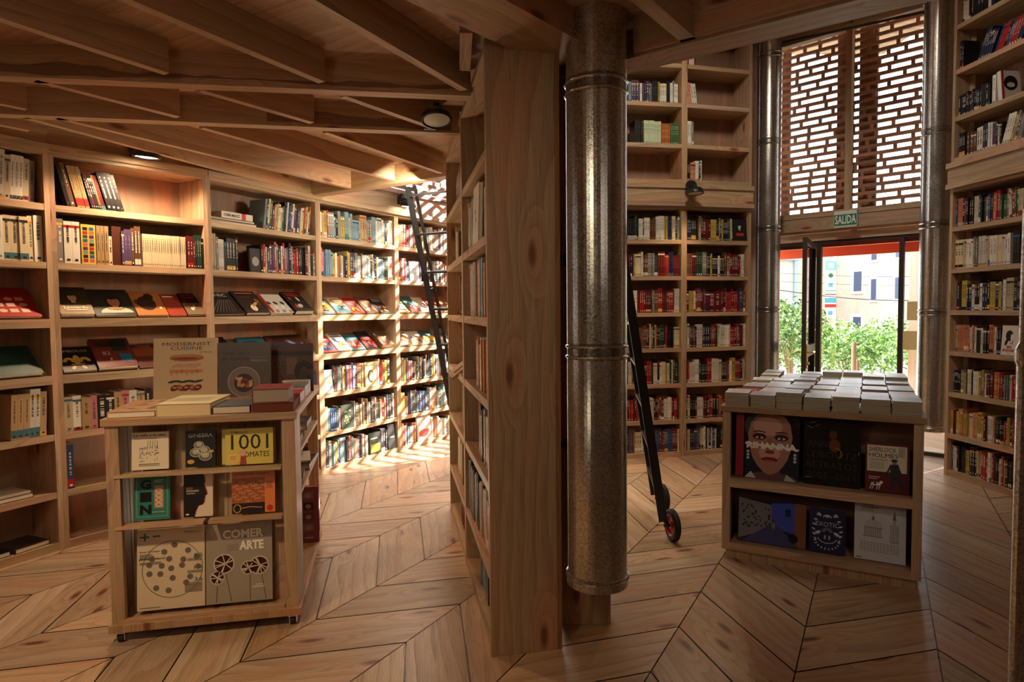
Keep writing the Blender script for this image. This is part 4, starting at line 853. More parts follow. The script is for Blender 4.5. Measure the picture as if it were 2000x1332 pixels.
# paperbacks stacked all over the table top
rr = random.Random(12)
ORD = lambda n: f"{n}{'th' if 10 < n % 100 < 14 else {1: 'st', 2: 'nd', 3: 'rd'}.get(n % 10, 'th')}"
CVC = [('pale blue', 'aab9c6'), ('white', 'd8dad8'), ('pale grey', 'b4b8bb'), ('light grey-green', 'b9c2ba'), ('pale lilac', 'b9b4c4'), ('cream', 'cfc8b4')]
pbm = {}
def pb_mesh(cname, chex, v):
    k = (cname, v)
    if k not in pbm:
        w_, l_, t_ = .134, .196, (.0135, .0165, .019)[v]; mb = MB(); c = lin(chex); b = .0006
        mb.bx(0, w_, 0, l_, 0, b, lin('c9c6bc')); mb.bx(0, w_, 0, l_, t_ - b, t_, c); mb.bx(0, b, 0, l_, b, t_ - b, c)
        mb.rect(0, 0, 0, 0, c); a = MB(); a.rect(w_ * .15, l_ * .75, w_ * .6, l_ * .05, tuple(x * .6 for x in c), 1); a.rect(w_ * .2, l_ * .25, w_ * .6, l_ * .3, tuple(x * .82 for x in c), 1); a.xf(T((0, 0, t_)) @ R(-PI / 2, 'X')); mb.add(a)
        pg = MB(); pg.bx(b, w_ - .0005, .0006, l_ - .0006, b, t_ - b, lin('a1957f'))
        pbm[k] = (mb.mesh('paperback', [PRINT]), pg.mesh('pages', [MATT]), t_)
    return pbm[k]
NPC, NPR = 7, 9
for r_ in range(NPR):
    for c_i in range(NPC):
        n = 5 if r_ == 0 else rr.choice((2, 3, 3, 4)); z = .9225; bs, by = .012 + c_i * .1425, .004 + r_ * .2065
        for k in range(n):
            cn, cx = CVC[rr.randrange(6)] if not (r_ in (1, 2) and c_i == 0) else ('pale red', 'b5484a')
            me, pm, t_ = pb_mesh(cn, cx, rr.randrange(3))
            M_ = CR @ T((bs + rr.uniform(-.003, .003), by + rr.uniform(-.003, .003), z)) @ R(rr.uniform(-.02, .02) + (.06 if (r_ + c_i) % 5 == 0 and k == n - 1 else 0), 'Z')
            o = bpy.data.objects.new('paperback', me); C.objects.link(o); o.matrix_world = M_; p = bpy.data.objects.new('pages', pm); C.objects.link(p); p.parent = o
            pos = 'top' if k == n - 1 else f'{ORD(n - k)} from top'
            tag(o, f"{cn} paperback, {pos}, {'front' if r_ == 0 else ORD(r_ + 1)} row, {ORD(c_i + 1)} stack from left, display table", 'paperback', 'paperbacks stacked on the display table')
            z += t_ + .0004

# ------------------------------------------------------------ sloped covers on the wall cases
CASE = dict(U0='leftmost bookcase', U1='lamp-lit bookcase', U2='bookcase behind cart', U3='sun-dappled bookcase', U4='bookcase behind ladder',
            B0='rear bookcase by ladder', B1='rear bookcase by pipe', R0='right wall bookcase', R1='outermost right bookcase', CA='free-standing far bay', CB='free-standing near bay',
            B0u='upper rear-left bookcase', B1u='upper rear-right bookcase', R0u='upper right bookcase', R1u='outermost upper right bookcase')
def slope(key, lvl, items):
    M, W = F[key]; tot = 0
    for i, (x, wd, h, th_, col, art, desc) in enumerate(items):
        Mx = M @ T((x, .022, LV[lvl] + .0135)) @ R(-(PI / 2 - .72), 'X') @ T((0, -th_, 0)) @ R(0.0, 'Y')
        face_book(Mx, wd, h, th_, col, art, desc, group=None)
def leon(mb, W, H):
    mb.rect(0, 0, W, H * .34, lin('8a7250'), 1); portrait(mb, W * .5, H * .28, W * .85, 'c4a170', '241a10', '3a3018', l=2); mb.text('Leonardo', W * .15, H * .18, W * .7, H * .10, Wt, 9); mb.rect(W * .2, H * .12, W * .6, H * .02, Wt, 9)
def frida(mb, W, H): portrait(mb, W * .55, H * .05, W * .95, 'b8845c', '15110f', 'c4b49a', l=1); mb.ring(W * .55, H * .28, W * .2, H * .08, .005, lin('5a1a14'), 8, a0=PI, a1=2 * PI)
def redtype(mb, W, H):
    for j in range(3):
        for i in range(6): (mb.oval if (i + j) % 3 == 0 else mb.rect)(*((W * (.15 + .14 * i), H * (.2 + .2 * j), W * .05, H * .06) if (i + j) % 3 == 0 else (W * (.09 + .14 * i), H * (.14 + .2 * j), W * .1, H * .12)), lin('d8b8a4'), 1)
def simb(mb, W, H):
    y = lin('b99a3e'); mb.text('SÍMBOLOS', W * .06, H * .78, W * .86, H * .12, lin('b9ad8e')); mb.oval(W * .5, H * .45, W * .11, H * .20, y, 2)
    for q in (-1, 1): mb.ring(W * (.5 + q * .24), H * .38, W * .19, H * .18, .022, y, 2, a0=(0 if q > 0 else -.2), a1=PI + (.2 if q > 0 else 0)); mb.oval(W * (.5 + q * .16), H * .14, W * .06, H * .08, y, 2, rot=q * .6)
    mb.rect(W * .3, H * .25, W * .4, H * .04, y, 3)
def n82(mb, W, H): mb.rect(W * .15, H * .72, W * .4, H * .14, lin('24322f'), 1); mb.rect(W * .5, H * .55, W * .4, H * .4, lin('1e2a2a'), 1); mb.text('82', W * .22, H * .42, W * .2, H * .12, lin('c9a8a0'), 2); mb.text('1', W * .36, H * .22, W * .05, H * .1, lin('c9a8a0'), 2); mb.poly([(W * .62, H * .2), (W * .9, H * .12), (W * .92, H * .42), (W * .64, H * .46)], lin('1f6a8a'), 2)
def ikon(mb, W, H):
    mb.text('IKONIC', W * .05, H * .80, W * .8, H * .14, lin('c4bfb2')); [mb.stroke([(W * (.05 + .1 * i), H * .1), (W * (.5 + .05 * i), H * .65)], .004, lin('8f8a80'), 2) for i in range(8)]
def guern(mb, W, H):
    for i in range(9): mb.oval(W * (.1 + .1 * i), H * (.3 + .25 * math.sin(i * 2.1)), W * .07, H * .1, lin(('e0dccf', '2a2a2a', '7a7a78')[i % 3]), 1 + i % 4, rot=i)
    mb.rect(0, 0, W * .12, H, lin('a3221c'), 8)
slope('U0', 4, [(.50, .44, .27, .02, 'a3241c', redtype, 'large red cover with pale shapes, upper slope at the left edge')])
slope('U0', 3, [(.45, .48, .25, .03, '21423a', None, 'plain dark green cover on the lower slope at the left edge')])
slope('U1', 4, [(.035, .19, .27, .035, '2a2416', leon, 'Leonardo cover with a painted portrait, first on the upper slope'), (.235, .245, .27, .02, '1d2823', frida, 'dark green cover with a large painted woman, second on upper slope'),
                (.487, .20, .25, .02, 'b5713a', lambda m, W, H: (m.oval(W * .45, H * .5, W * .3, H * .3, lin('2c1a18'), 1), m.oval(W * .6, H * .78, W * .16, H * .14, lin('2c1a18'), 1), m.oval(W * .15, H * .55, W * .1, H * .12, lin('5a2f1e'), 1), m.oval(W * .85, H * .3, W * .05, H * .05, Wt, 2)), 'ochre cover with dark figures, third on the upper slope'),
                (.695, .12, .235, .015, '9c3d2c', lambda m, W, H: m.rect(W * .1, H * .85, W * .6, H * .05, Wt, 1), 'plain brick-red cover near the end of the upper slope'), (.82, .125, .24, .02, '24201a', generic(5), 'dark mixed cover last on the lamp-lit upper slope')])
slope('U1', 3, [(.04, .185, .225, .02, '0f0f12', simb, 'black cover with a golden lily emblem on the lower slope'), (.235, .24, .28, .035, '6a2c26', n82, 'large dull red cover with the number 82 on the lower slope'), (.485, .17, .22, .02, '5a2a22', lambda m, W, H: (m.rect(0, H * .45, W, H * .4, lin('8a3f28'), 1), m.text('TURNER', W * .15, H * .86, W * .6, H * .1, lin('c9a890'))), 'brown-red landscape cover at the end of the lower slope'), (.68, .2, .22, .02, '2f3d3a', generic(7), 'dark cover hidden beside the standing sandwich cover')])
slope('U2', 4, [(.035, .30, .26, .02, '1d1d1d', ikon, 'black cover with pale rays, first on the upper slope behind cart'), (.345, .24, .27, .03, '2c2320', generic(21), 'dark brown photo cover, second on the upper slope behind cart'), (.60, .25, .24, .03, 'c7c2b4', guern, 'black and white cover with a red spine band on the slope'), (.87, .22, .26, .045, '201c1a', generic(22), 'thick dark photo cover at the right of the upper slope')])
slope('U2', 3, [(.035, .23, .26, .025, '121214', lambda m, W, H: portrait(m, W * .35, H * .2, W * .6, 'c9a58c', '0c0b0b', '101010'), 'black cover with a pale face behind the grey cookery cover'), (.37, .27, .24, .025, '2a6a80', lambda m, W, H: (m.oval(W * .5, H * .2, W * .2, H * .15, lin('c22a1e'), 1), m.rect(W * .2, H * .6, W * .5, H * .2, lin('16323f'), 1)), 'blue cover with a red spot behind the cookery covers'), (.68, .42, .25, .02, '5a2d1c', generic(11), 'brown patterned cover at the right of the lower slope')])
def many(key, lvl, n, seed, cols, gname):
    W = F[key][1]; rs = random.Random(seed); x = .035; it = []; st = (W - .09) / n
    nm = ('pale', 'dark', 'red', 'ochre', 'teal', 'brown', 'grey', 'rust', 'blue', 'tan'); hx = ('d9d2bf', '25221f', 'a3352a', 'c79b4a', '3c6a6e', '6b4a34', '8f8d86', '9c5a3a', '3a4a72', 'b89a72')
    for i in range(n):
        k = cols[i % len(cols)]; th_ = rs.choice((.012, .02, .03, .05 if i == n - 1 else .02))
        it.append((x, st * rs.uniform(.86, .97), rs.uniform(.20, .26), th_, hx[k], generic(seed * 10 + i), f'{nm[k]} display cover, {ORD(i + 1)} from left on the {"upper" if lvl == 4 else "lower"} slope, {gname}')); x += st
    slope(key, lvl, it)
many('U3', 4, 5, 31, (8, 9, 2, 5, 1), 'sun-dappled bookcase'); many('U3', 3, 5, 32, (2, 0, 4, 1, 5), 'sun-dappled bookcase')
many('U4', 4, 5, 33, (3, 4, 0, 2, 7), 'bookcase behind the ladder'); many('U4', 3, 4, 34, (6, 0, 4, 6), 'bookcase behind the ladder')
mb = MB(); slab_book(mb, .18, .23, .02, lin('b08a68')); o = mb.build('displayed_book', PRINT, None, F['CA'][0] @ T((.47, -.01, 1.083)) @ R(-(PI / 2 - .65), 'X') @ T((0, -.02, 0))); pages(.18, .23, .02, parent=o); tag(o, 'tan book lying on the small sloped ledge of the free-standing bookcase', 'book')

# ------------------------------------------------------------ standing shelf books
COL = {'cream': 'cbbb98', 'white': 'd9d3c4', 'black': '1a1816', 'navy': '1d2642', 'red': '961d1b', 'dark red': '5a1416', 'yellow': 'b39b48', 'orange': 'ab5f2c', 'green': '3b6338', 'dark green': '1f3a2c', 'blue': '2b446c', 'light blue': '78909c',
       'grey': '7e7b74', 'brown': '5d3f2c', 'pink': 'c07a80', 'purple': '483a58', 'tan': 'a98a60', 'teal': '2f6a6a', 'salmon': 'c9805f', 'pale green': 'b9c4a0'}
PAL = dict(pale=['cream'] * 5 + ['white'] * 3 + ['tan', 'grey'], paledark=['cream', 'cream', 'white', 'black', 'black', 'grey', 'red', 'tan'], dark=['black'] * 4 + ['brown', 'dark red', 'cream', 'navy'],
           mix=['white', 'cream', 'grey', 'black', 'red', 'yellow', 'blue', 'orange', 'brown', 'purple', 'light blue', 'dark green', 'pink', 'tan', 'white'], rb=['black', 'black', 'red', 'white', 'cream', 'dark red', 'dark red', 'yellow', 'dark green', 'navy', 'brown', 'red', 'grey', 'white'],
           reds=['dark red'] * 4 + ['red', 'white', 'brown', 'blue', 'yellow'], whites=['white'] * 6 + ['cream', 'grey'], grey=['grey', 'white', 'black', 'light blue', 'grey', 'red', 'tan', 'yellow'], bright=['purple', 'green', 'cream', 'orange', 'yellow', 'light blue', 'white', 'brown', 'black', 'white', 'tan', 'red', 'blue'],
           thin=['red', 'dark green', 'blue', 'white', 'black', 'dark red', 'orange', 'grey', 'yellow'], maga=['white', 'grey', 'cream', 'light blue', 'black', 'red', 'white'])
SPECS = []
CNT = {}
def fill(key, lvl, x0, x1, pal, h=(.19, .245), t=(.012, .032), lean=0, seed=None, d=(.14, .2), dens=1.0, run=0, y=(.03, .06)):
    up_ = key.endswith('u'); M, W = F[key.rstrip('u')]; z = (UL if up_ else LV)[lvl]
    if key[0] == 'C': z = [.05, .35, .743, 1.105, 1.47, 1.826, 2.187][lvl]
    rs = random.Random(seed if seed is not None else hash((key[0:2] == 'U1', lvl)) if False else sum(map(ord, key)) * 31 + lvl * 7 + int(x0 * 100))
    x1 = min(x1, W - UP - .002); x = max(x0, UP + .002); rep = 0; last = None; yy_ = rs.uniform(*y)
    pl_ = PAL[pal] if isinstance(pal, str) else pal
    hh = rs.uniform(*h)
    while True:
        if rep <= 0 or last is None:
            rep = rs.choice((1, 1, 1, 1, 2, 3) if key[0] in 'UC' else (1, 1, 2, 3)) if not run else run; cn = rs.choice(pl_); c = lin(COL[cn]); j = rs.uniform(.82, 1.15); c = tuple(min(.9, q * j) for q in c); tt = rs.uniform(*t); hh = min(.305, rs.uniform(*h)); dd = rs.uniform(*d); st = rs.randrange(1000); last = 1
        rep -= 1
        if rs.random() > dens: x += tt * 2; continue
        th_ = tt * rs.uniform(.92, 1.08); foot = th_ / math.cos(lean) if lean else th_
        if x + foot + abs(math.sin(lean)) * (hh if lean > 0 else 0) > x1: break
        ck = (key, lvl); CNT[ck] = CNT.get(ck, 0) + 1
        Mx = M @ T((x, yy_ + rs.uniform(-.004, .004), z + .0006)) @ (R(lean, 'Y') if lean > 0 else (T((0, 0, 0)) @ R(lean, 'Y')) if lean else Matrix())
        if lean < 0: Mx = M @ T((x - math.sin(lean) * 0, yy_, z + .0006 + 0)) @ R(lean, 'Y')
        if lean > 0: Mx = M @ T((x, yy_, z + .0006 + math.sin(lean) * th_)) @ R(lean, 'Y')
        if rs.random() < .12: yy_ = rs.uniform(*y)
        SPECS.append((Mx, th_, dd, hh, c, cn, st, key, lvl, CNT[ck])); x += foot + .0008
def spine_art(mb, t, h, c, st, near):
    r = random.Random(st); lum = sum(c) / 3; tc = lin('f0e8d8') if lum < .22 else lin('1f1a18')
    if r.random() < .3: tc = tuple(min(1, q * 3 + .05) for q in c) if lum < .2 else tuple(q * .3 for q in c)
    if r.random() < .35: mb.rect(0, h * r.uniform(.0, .05), t, h * r.uniform(.06, .2), lin(r.choice(('a3261c', 'e9dfc8', '20201e', 'd8a33a', '3d6b73', 'c9c6bd'))), 1)
    if r.random() < .3: mb.rect(0, h * r.uniform(.8, .88), t, h * .06, lin(r.choice(('a3261c', 'e9dfc8', '20201e', 'd8a33a', '3d6b73'))), 1)
    z = h * r.uniform(.82, .9); end = h * r.uniform(.3, .5); k = 0; w_ = t * r.uniform(.22, .42)
    step = .005 if near else .009
    while z > end:
        l_ = step * r.uniform(.5, 1.1)
        if r.random() > .15: mb.rect((t - w_) / 2, z - l_, w_, l_ * .8, tc, 2)
        z -= step * 1.15
        if r.random() < .12: z -= step
    mb.rect(t * .3, h * .06, t * .4, min(t * .5, .012), tc, 2)
def shelf_book(t, d, h, c, st, near=True, art=None):
    mb = MB(); b = .0018
    mb.bx(0, t, 0, b, 0, h, c); mb.bx(0, b, b, d, 0, h, c); mb.bx(t - b, t, b, d, 0, h, c); spine_art(mb, t, h, c, st, near)
    p = MB(); p.bx(b, t - b, b, d - .003, .003, h - .003, PAGE); return mb, p

# left wall, row by row
fill('U0', 6, .40, .60, 'dark', h=(.24, .28)); fill('U0', 6, .58, .98, 'pale', h=(.24, .295), t=(.02, .035), y=(.02, .04), lean=.06)
fill('U0', 5, .45, .99, 'pale', h=(.26, .295), t=(.028, .045), y=(.02, .03)); fill('U0', 2, .30, .70, 'dark'); fill('U0', 2, .74, .99, ['white', 'black', 'tan', 'cream'], h=(.27, .3), t=(.025, .04), y=(.01, .02), lean=.05)
fill('U1', 6, .098, .15, ['black', 'brown'], h=(.27, .285), t=(.02, .025), lean=-.22, y=(.01, .02), seed=9); fill('U1', 6, .155, .235, 'pale', h=(.24, .27), t=(.018, .024), lean=-.22, y=(.01, .02)); fill('U1', 6, .235, .325, ['black', 'black', 'orange', 'black', 'dark red'], h=(.22, .225), t=(.010, .012), lean=-.24, y=(.01, .02)); fill('U1', 6, .325, .45, ['black', 'cream', 'brown', 'black', 'white'], h=(.24, .27), t=(.02, .026), lean=-.26, y=(.0, .01))
fill('U1', 5, .033, .16, 'pale', h=(.26, .29), t=(.03, .045), y=(.01, .02), seed=3); fill('U1', 5, .255, .35, ['white', 'cream', 'green', 'red', 'tan'], h=(.18, .26), t=(.018, .028), y=(.01, .02), seed=5); fill('U1', 5, .40, .53, ['brown', 'purple', 'white', 'orange'], h=(.22, .275), t=(.018, .026), y=(.01, .02), seed=8)
fill('U1', 5, .53, .83, ['cream'], h=(.225, .226), t=(.0135, .0145), y=(.012, .014), run=40, seed=4); fill('U1', 5, .83, .95, ['dark red', 'black', 'dark red', 'brown', 'dark green'], h=(.20, .25), t=(.012, .02), y=(.01, .03))
fill('U1', 2, .033, .95, ['white', 'cream', 'white', 'black', 'tan', 'white', 'pink'], h=(.21, .235), t=(.034, .05), y=(.01, .02), run=1)
fill('U1', 1, .035, .10, ['blue'], h=(.285, .29), t=(.035, .04), y=(.01, .02), run=5); fill('U1', 1, .42, .60, ['black'], h=(.2, .23), t=(.018, .025), y=(.01, .02))
fill('U2', 6, .55, 1.13, 'bright', seed=17, h=(.20, .27), t=(.012, .022), lean=.13, y=(.01, .03), run=1); fill('U2', 5, .033, .30, ['black', 'cream', 'black', 'grey', 'tan', 'white'], h=(.22, .29), t=(.014, .03), y=(.01, .03)); fill('U2', 5, .52, 1.13, ['red', 'black', 'black', 'grey', 'white', 'purple', 'light blue', 'orange', 'black', 'cream'], h=(.20, .27), t=(.016, .028), y=(.01, .03), run=1, seed=23)
fill('U2', 2, .033, 1.13, 'mix', y=(.01, .03)); fill('U2', 1, .033, 1.13, 'mix', y=(.01, .03)); fill('U2', 0, .033, 1.13, 'mix', y=(.01, .03))
for lv in (6, 5): fill('U3', lv, .033, 1.04, 'grey' if lv == 6 else 'mix', h=(.20, .265), t=(.012, .028), y=(.005, .02))
fill('U4', 6, .033, .99, 'grey', h=(.20, .265), t=(.012, .026), y=(.005, .02)); fill('U4', 5, .033, .21, 'mix', y=(.005, .02)); fill('U4', 5, .38, .99, 'mix', y=(.005, .02))
for lv in (2, 1): fill('U4', lv, .033, .99, 'mix', h=(.20, .27), t=(.010, .026), y=(.005, .02))
fill('U4', 0, .033, .29, 'mix', y=(.005, .02)); fill('U4', 0, .54, .99, 'mix', y=(.005, .02))
fill('U3', 2, .15, .58, 'mix', h=(.22, .26), t=(.012, .026), y=(.01, .02)); fill('U3', 2, .74, .96, 'mix', h=(.24, .27), t=(.012, .02), y=(.01, .02)); fill('U3', 1, .033, .24, 'mix', y=(.005, .02)); fill('U3', 1, .42, 1.04, 'mix', h=(.2, .27), t=(.010, .024), y=(.005, .02))
fill('U3', 0, .033, .62, 'mix', h=(.2, .25), t=(.012, .026), y=(.005, .02)); fill('U3', 0, .80, .90, 'mix', h=(.2, .27), y=(.005, .02))
# rear wall
for k in ('B0', 'B1'):
    for lv, p in ((6, 'rb'), (5, 'rb'), (4, 'reds'), (3, 'rb'), (2, 'rb'), (1, ['black', 'cream', 'white', 'red', 'brown', 'yellow', 'dark red']), (0, ['dark red', 'black', 'white', 'brown', 'cream', 'blue'])):
        fill(k, lv, .033, (.60 if (k, lv) == ('B1', 6) else .73), p, h=(.205, .245), t=(.010, .024), y=(.02, .05))
fill('B0u', 2, .033, .72, ['black', 'yellow', 'purple', 'white', 'brown', 'light blue', 'dark green'], h=(.19, .225), t=(.010, .026), seed=2); fill('B0u', 1, .26, .35, ['black']); fill('B0u', 1, .35, .54, ['pale green'], h=(.225, .226), t=(.014, .015), run=30); fill('B0u', 1, .54, .63, ['orange'], h=(.205, .206), t=(.013, .014), run=30); fill('B0u', 1, .63, .72, ['green'], h=(.21, .211), t=(.011, .012), run=30)
fill('B0u', 3, .60, .72, ['blue', 'teal']); fill('B1u', 1, .033, .12, ['grey', 'grey', 'white'], h=(.235, .25), t=(.018, .024)); fill('B1u', 2, .033, .10, ['salmon'], h=(.22, .221), t=(.014, .016), run=6); fill('B1u', 2, .11, .19, ['white', 'dark green'], h=(.20, .22), lean=-.12); fill('B1u', 0, .033, .22, ['black', 'white', 'salmon', 'black', 'orange'], h=(.17, .25), t=(.012, .02)); fill('B1u', 3, .033, .16, ['red', 'white', 'dark red'], h=(.2, .23), t=(.014, .02))
# right wall
fill('R0', 6, .033, .97, ['red', 'green', 'cream', 'salmon', 'black', 'white', 'blue', 'grey', 'dark red'], h=(.2, .25), t=(.012, .024)); fill('R0', 5, .033, .58, 'whites', h=(.235, .255), t=(.018, .028)); fill('R0', 5, .59, .97, ['black', 'navy', 'navy', 'black'], h=(.23, .28)); fill('R0', 4, .033, .97, ['black', 'white', 'dark red', 'yellow', 'navy', 'navy', 'cream', 'brown', 'white', 'black'], h=(.215, .26))
fill('R0', 3, .033, .52, ['white', 'salmon', 'cream', 'white', 'black', 'red'], h=(.21, .24), t=(.014, .022)); fill('R0', 3, .70, .97, 'rb'); fill('R0', 2, .033, .97, 'thin', h=(.18, .225), t=(.008, .016)); fill('R0', 1, .033, .97, ['dark red', 'red', 'white', 'dark green', 'cream', 'brown', 'yellow', 'black', 'salmon'], h=(.19, .235), t=(.010, .02)); fill('R0', 0, .033, .97, ['black', 'yellow', 'black', 'white', 'white', 'red', 'black', 'cream'], h=(.2, .245), t=(.012, .024))
for lv in range(7): fill('R1', lv, .033, .5, 'rb')
fill('R0u', 0, .033, .45, ['black', 'navy', 'purple', 'white', 'white', 'brown'], h=(.18, .22)); fill('R0u', 0, .47, .97, ['yellow', 'black', 'white', 'brown', 'grey'], h=(.2, .25), lean=.30, t=(.014, .022)); fill('R0u', 1, .033, .36, ['black', 'navy', 'black'], h=(.17, .20), t=(.014, .02)); fill('R0u', 1, .36, .42, ['white'], h=(.235, .24), t=(.03, .035), lean=0); fill('R0u', 2, .033, .09, ['black']); fill('R0u', 2, .22, .97, ['navy', 'blue', 'red', 'black', 'navy', 'red'], h=(.2, .25), lean=.42, t=(.014, .02)); fill('R0u', 3, .033, .97, ['white', 'black', 'black', 'navy', 'white'], h=(.2, .24)); fill('R1u', 0, .033, .6, 'rb'); fill('R1u', 1, .033, .6, 'rb')
# free-standing case (left to right = far to near)
W1 = F['CA'][1]; W3 = F['CB'][1]
fill('CB', 5, .12, W3 - .06, 'maga', h=(.22, .29), t=(.014, .034), y=(.02, .035), seed=71) if False else (fill('CB', 5, .12, .40, 'maga', h=(.22, .27), t=(.014, .03), y=(.02, .035), seed=71), fill('CB', 5, .68, W3 - .02, 'maga', h=(.22, .29), t=(.014, .03), y=(.02, .035), seed=70)); fill('CB', 4, .10, W3 - .06, 'maga', h=(.24, .29), t=(.010, .022), y=(.02, .035), seed=72); fill('CB', 3, .42, W3 - .03, ['teal', 'orange', 'red', 'white', 'grey', 'cream'], h=(.22, .27), y=(.02, .035), seed=73); fill('CB', 2, .42, W3 - .03, ['dark green', 'white', 'pink', 'white', 'brown', 'black'], h=(.22, .29), y=(.02, .035), seed=74)
fill('CB', 1, .05, .45, ['black', 'black', 'white', 'brown'], h=(.25, .3), t=(.012, .02), y=(.01, .03), seed=75); fill('CB', 1, .46, W3 - .03, ['white', 'yellow', 'red', 'pink', 'grey'], h=(.22, .28), t=(.014, .03), y=(.02, .035), seed=76); fill('CB', 0, .34, .70, ['grey', 'light blue', 'white', 'navy'], h=(.22, .26), t=(.025, .045), seed=77)
fill('CA', 6, .35, .9, 'paledark', h=(.2, .25), seed=81); fill('CA', 5, .35, .95, ['pink', 'brown', 'cream', 'dark red'], h=(.2, .25), seed=82); fill('CA', 4, .5, .95, 'dark', h=(.2, .26), seed=83); fill('CA', 2, .5, .95, ['dark red', 'brown', 'tan', 'pink'], h=(.2, .26), seed=84); fill('CA', 1, .3, .95, ['brown', 'cream', 'tan', 'dark red'], h=(.24, .28), seed=85); fill('CA', 0, .3, .95, ['red', 'red', 'brown', 'dark red'], h=(.24, .27), seed=86)

# specials standing on shelves
def special(key, lvl, x, wd, h, th_, col, art, label, yaw=0, y=.01, tilt=.06, up_=False, mat=None):
    M, W = F[key]; z = (UL if up_ else LV)[lvl]
    return face_book(M @ T((x, y, z + .001 + th_ * math.sin(tilt))) @ R(yaw, 'Z') @ R(-tilt, 'X'), wd, h, th_, col, art, label, mat=mat)
def a_sin(mb, W, H):
    mb.text('SIN', W * .32, H * .23, W * .3, H * .09, lin('a81f1c'), bold=.04); mb.text('ROUGE', W * .10, H * .12, W * .72, H * .09, lin('a81f1c'), bold=.04)
    mb.oval(W * .45, H * .66, W * .22, H * .18, K, 1); mb.oval(W * .62, H * .60, W * .10, H * .12, lin('e6dfd0'), 2); mb.oval(W * .30, H * .45, W * .08, H * .14, K, 1, rot=-.4); mb.stroke([(W * .5, H * .42), (W * .62, H * .38), (W * .66, H * .5)], .004, K, 3); mb.rect(W * .35, H * .05, W * .2, H * .012, K, 1)
special('R0', 3, .545, .155, .235, .02, 'dcd5c6', a_sin, 'white SIN ROUGE book facing out on the right wall bookcase')
special('B1', 6, .565, .155, .22, .018, '1c1b1d', lambda m, W, H: (portrait(m, W * .45, H * .38, W * .7, 'c9bfb0', '0d0d0e', '111'.replace('111', '1a1a1c'), l=1), m.rect(W * .2, H * .22, W * .55, H * .13, lin('c9312a'), 6)), 'dark book with a portrait and red label facing out, rear top row', mat=GLOSSY)
special('U1', 5, .165, .082, .255, .07, 'c9ad52', lambda m, W, H: [m.rect(W * .12 + W * .44 * (i % 2), H * (.05 + .1 * (i // 2)), W * .32, H * .08, lin(('a3261c', '2c4a33', '33557a', 'b5653a', '5a2a4a', '6b8a7a', '20201e')[(i * 3) % 7]), 1) for i in range(18)], 'yellow pair of spines checked with coloured patches', tilt=0, y=.012)
special('U1', 5, .345, .055, .26, .01, '4a261b', None, 'dark brown large book leaning sideways beside the cream set', tilt=0, yaw=0, y=.02)
special('U2', 5, .40, .10, .19, .02, '2a2522', lambda m, W, H: m.oval(W * .5, H * .45, W * .35, H * .2, lin('8f8a80'), 1), 'dark small cover facing out before the gap in the second row', tilt=.05)
special('U3', 2, .035, .12, .215, .02, 'b5bdbc', lambda m, W, H: (m.rect(0, H * .2, W, H * .3, lin('8aa0a8'), 1), m.oval(W * .6, H * .45, W * .2, H * .08, lin('c9a24a'), 2)), 'pale landscape cover facing out at the left of the third row')
special('U3', 2, .59, .15, .245, .02, 'c9b98a', lambda m, W, H: (m.oval(W * .5, H * .42, W * .28, H * .26, lin('3a3228'), 1), m.oval(W * .55, H * .42, W * .2, H * .2, lin('c9b98a'), 2), m.rect(W * .1, H * .85, W * .7, H * .05, lin('8a7a50'), 2)), 'cream cover with a drawn head facing out among the third row')
special('U3', 1, .25, .16, .225, .02, '3b4238', lambda m, W, H: [m.oval(W * random.Random(i).uniform(.2, .8), H * random.Random(i + 50).uniform(.2, .75), W * .07, H * .03, lin('b5b86a'), 1 + i % 4, rot=i) for i in range(14)], 'dark green cover with pale leaves facing out in the second row up')
special('U3', 0, .63, .165, .215, .02, '2f302a', lambda m, W, H: (m.rect(W * .08, H * .08, W * .84, H * .38, lin('b5a83a'), 1), m.rect(W * .1, H * .7, W * .6, H * .05, lin('d8d2a0'), 1)), 'dark cover with a yellow panel facing out in the lowest row')
special('U3', 0, .905, .13, .26, .03, '2c2c2c', lambda m, W, H: m.text('antejos', W * .2, H * .45, W * .6, H * .10, Wt) if False else m.rect(W * .25, H * .45, W * .5, H * .05, Wt, 1), 'plain dark grey cover with a short white word, end of lowest row')
special('U4', 5, .22, .15, .215, .015, 'b9bcc0', lambda m, W, H: m.ring(W * .5, H * .5, W * .2, H * .14, .003, K, 1), 'pale grey cover with a line drawing facing out behind the ladder')
special('U4', 0, .30, .23, .27, .02, 'c9c2b4', lambda m, W, H: (m.oval(W * .45, H * .3, W * .35, H * .16, lin('b5301f'), 1), m.oval(W * .75, H * .38, W * .14, H * .08, lin('b5301f'), 1)), 'white cover with a big red animal shape in the lowest row')
special('CB', 5, .43, .215, .29, .02, 'cfc6b4', lambda m, W, H: (m.oval(W * .45, H * .55, W * .09, H * .05, lin('4a3226'), 1), m.oval(W * .55, H * .42, W * .09, H * .04, lin('4a3226'), 1, rot=-.5), m.stroke([(W * .5, H * .2), (W * .5, H * .85)], .002, K, 2)), 'white cover with brown leaf shapes in the free-standing bookcase', y=.01, tilt=.03)
special('R0', 3, .72, .01, .2, .16, 'b9b4a6', None, 'pale book pushed behind the SIN ROUGE cover', tilt=0, y=.03)
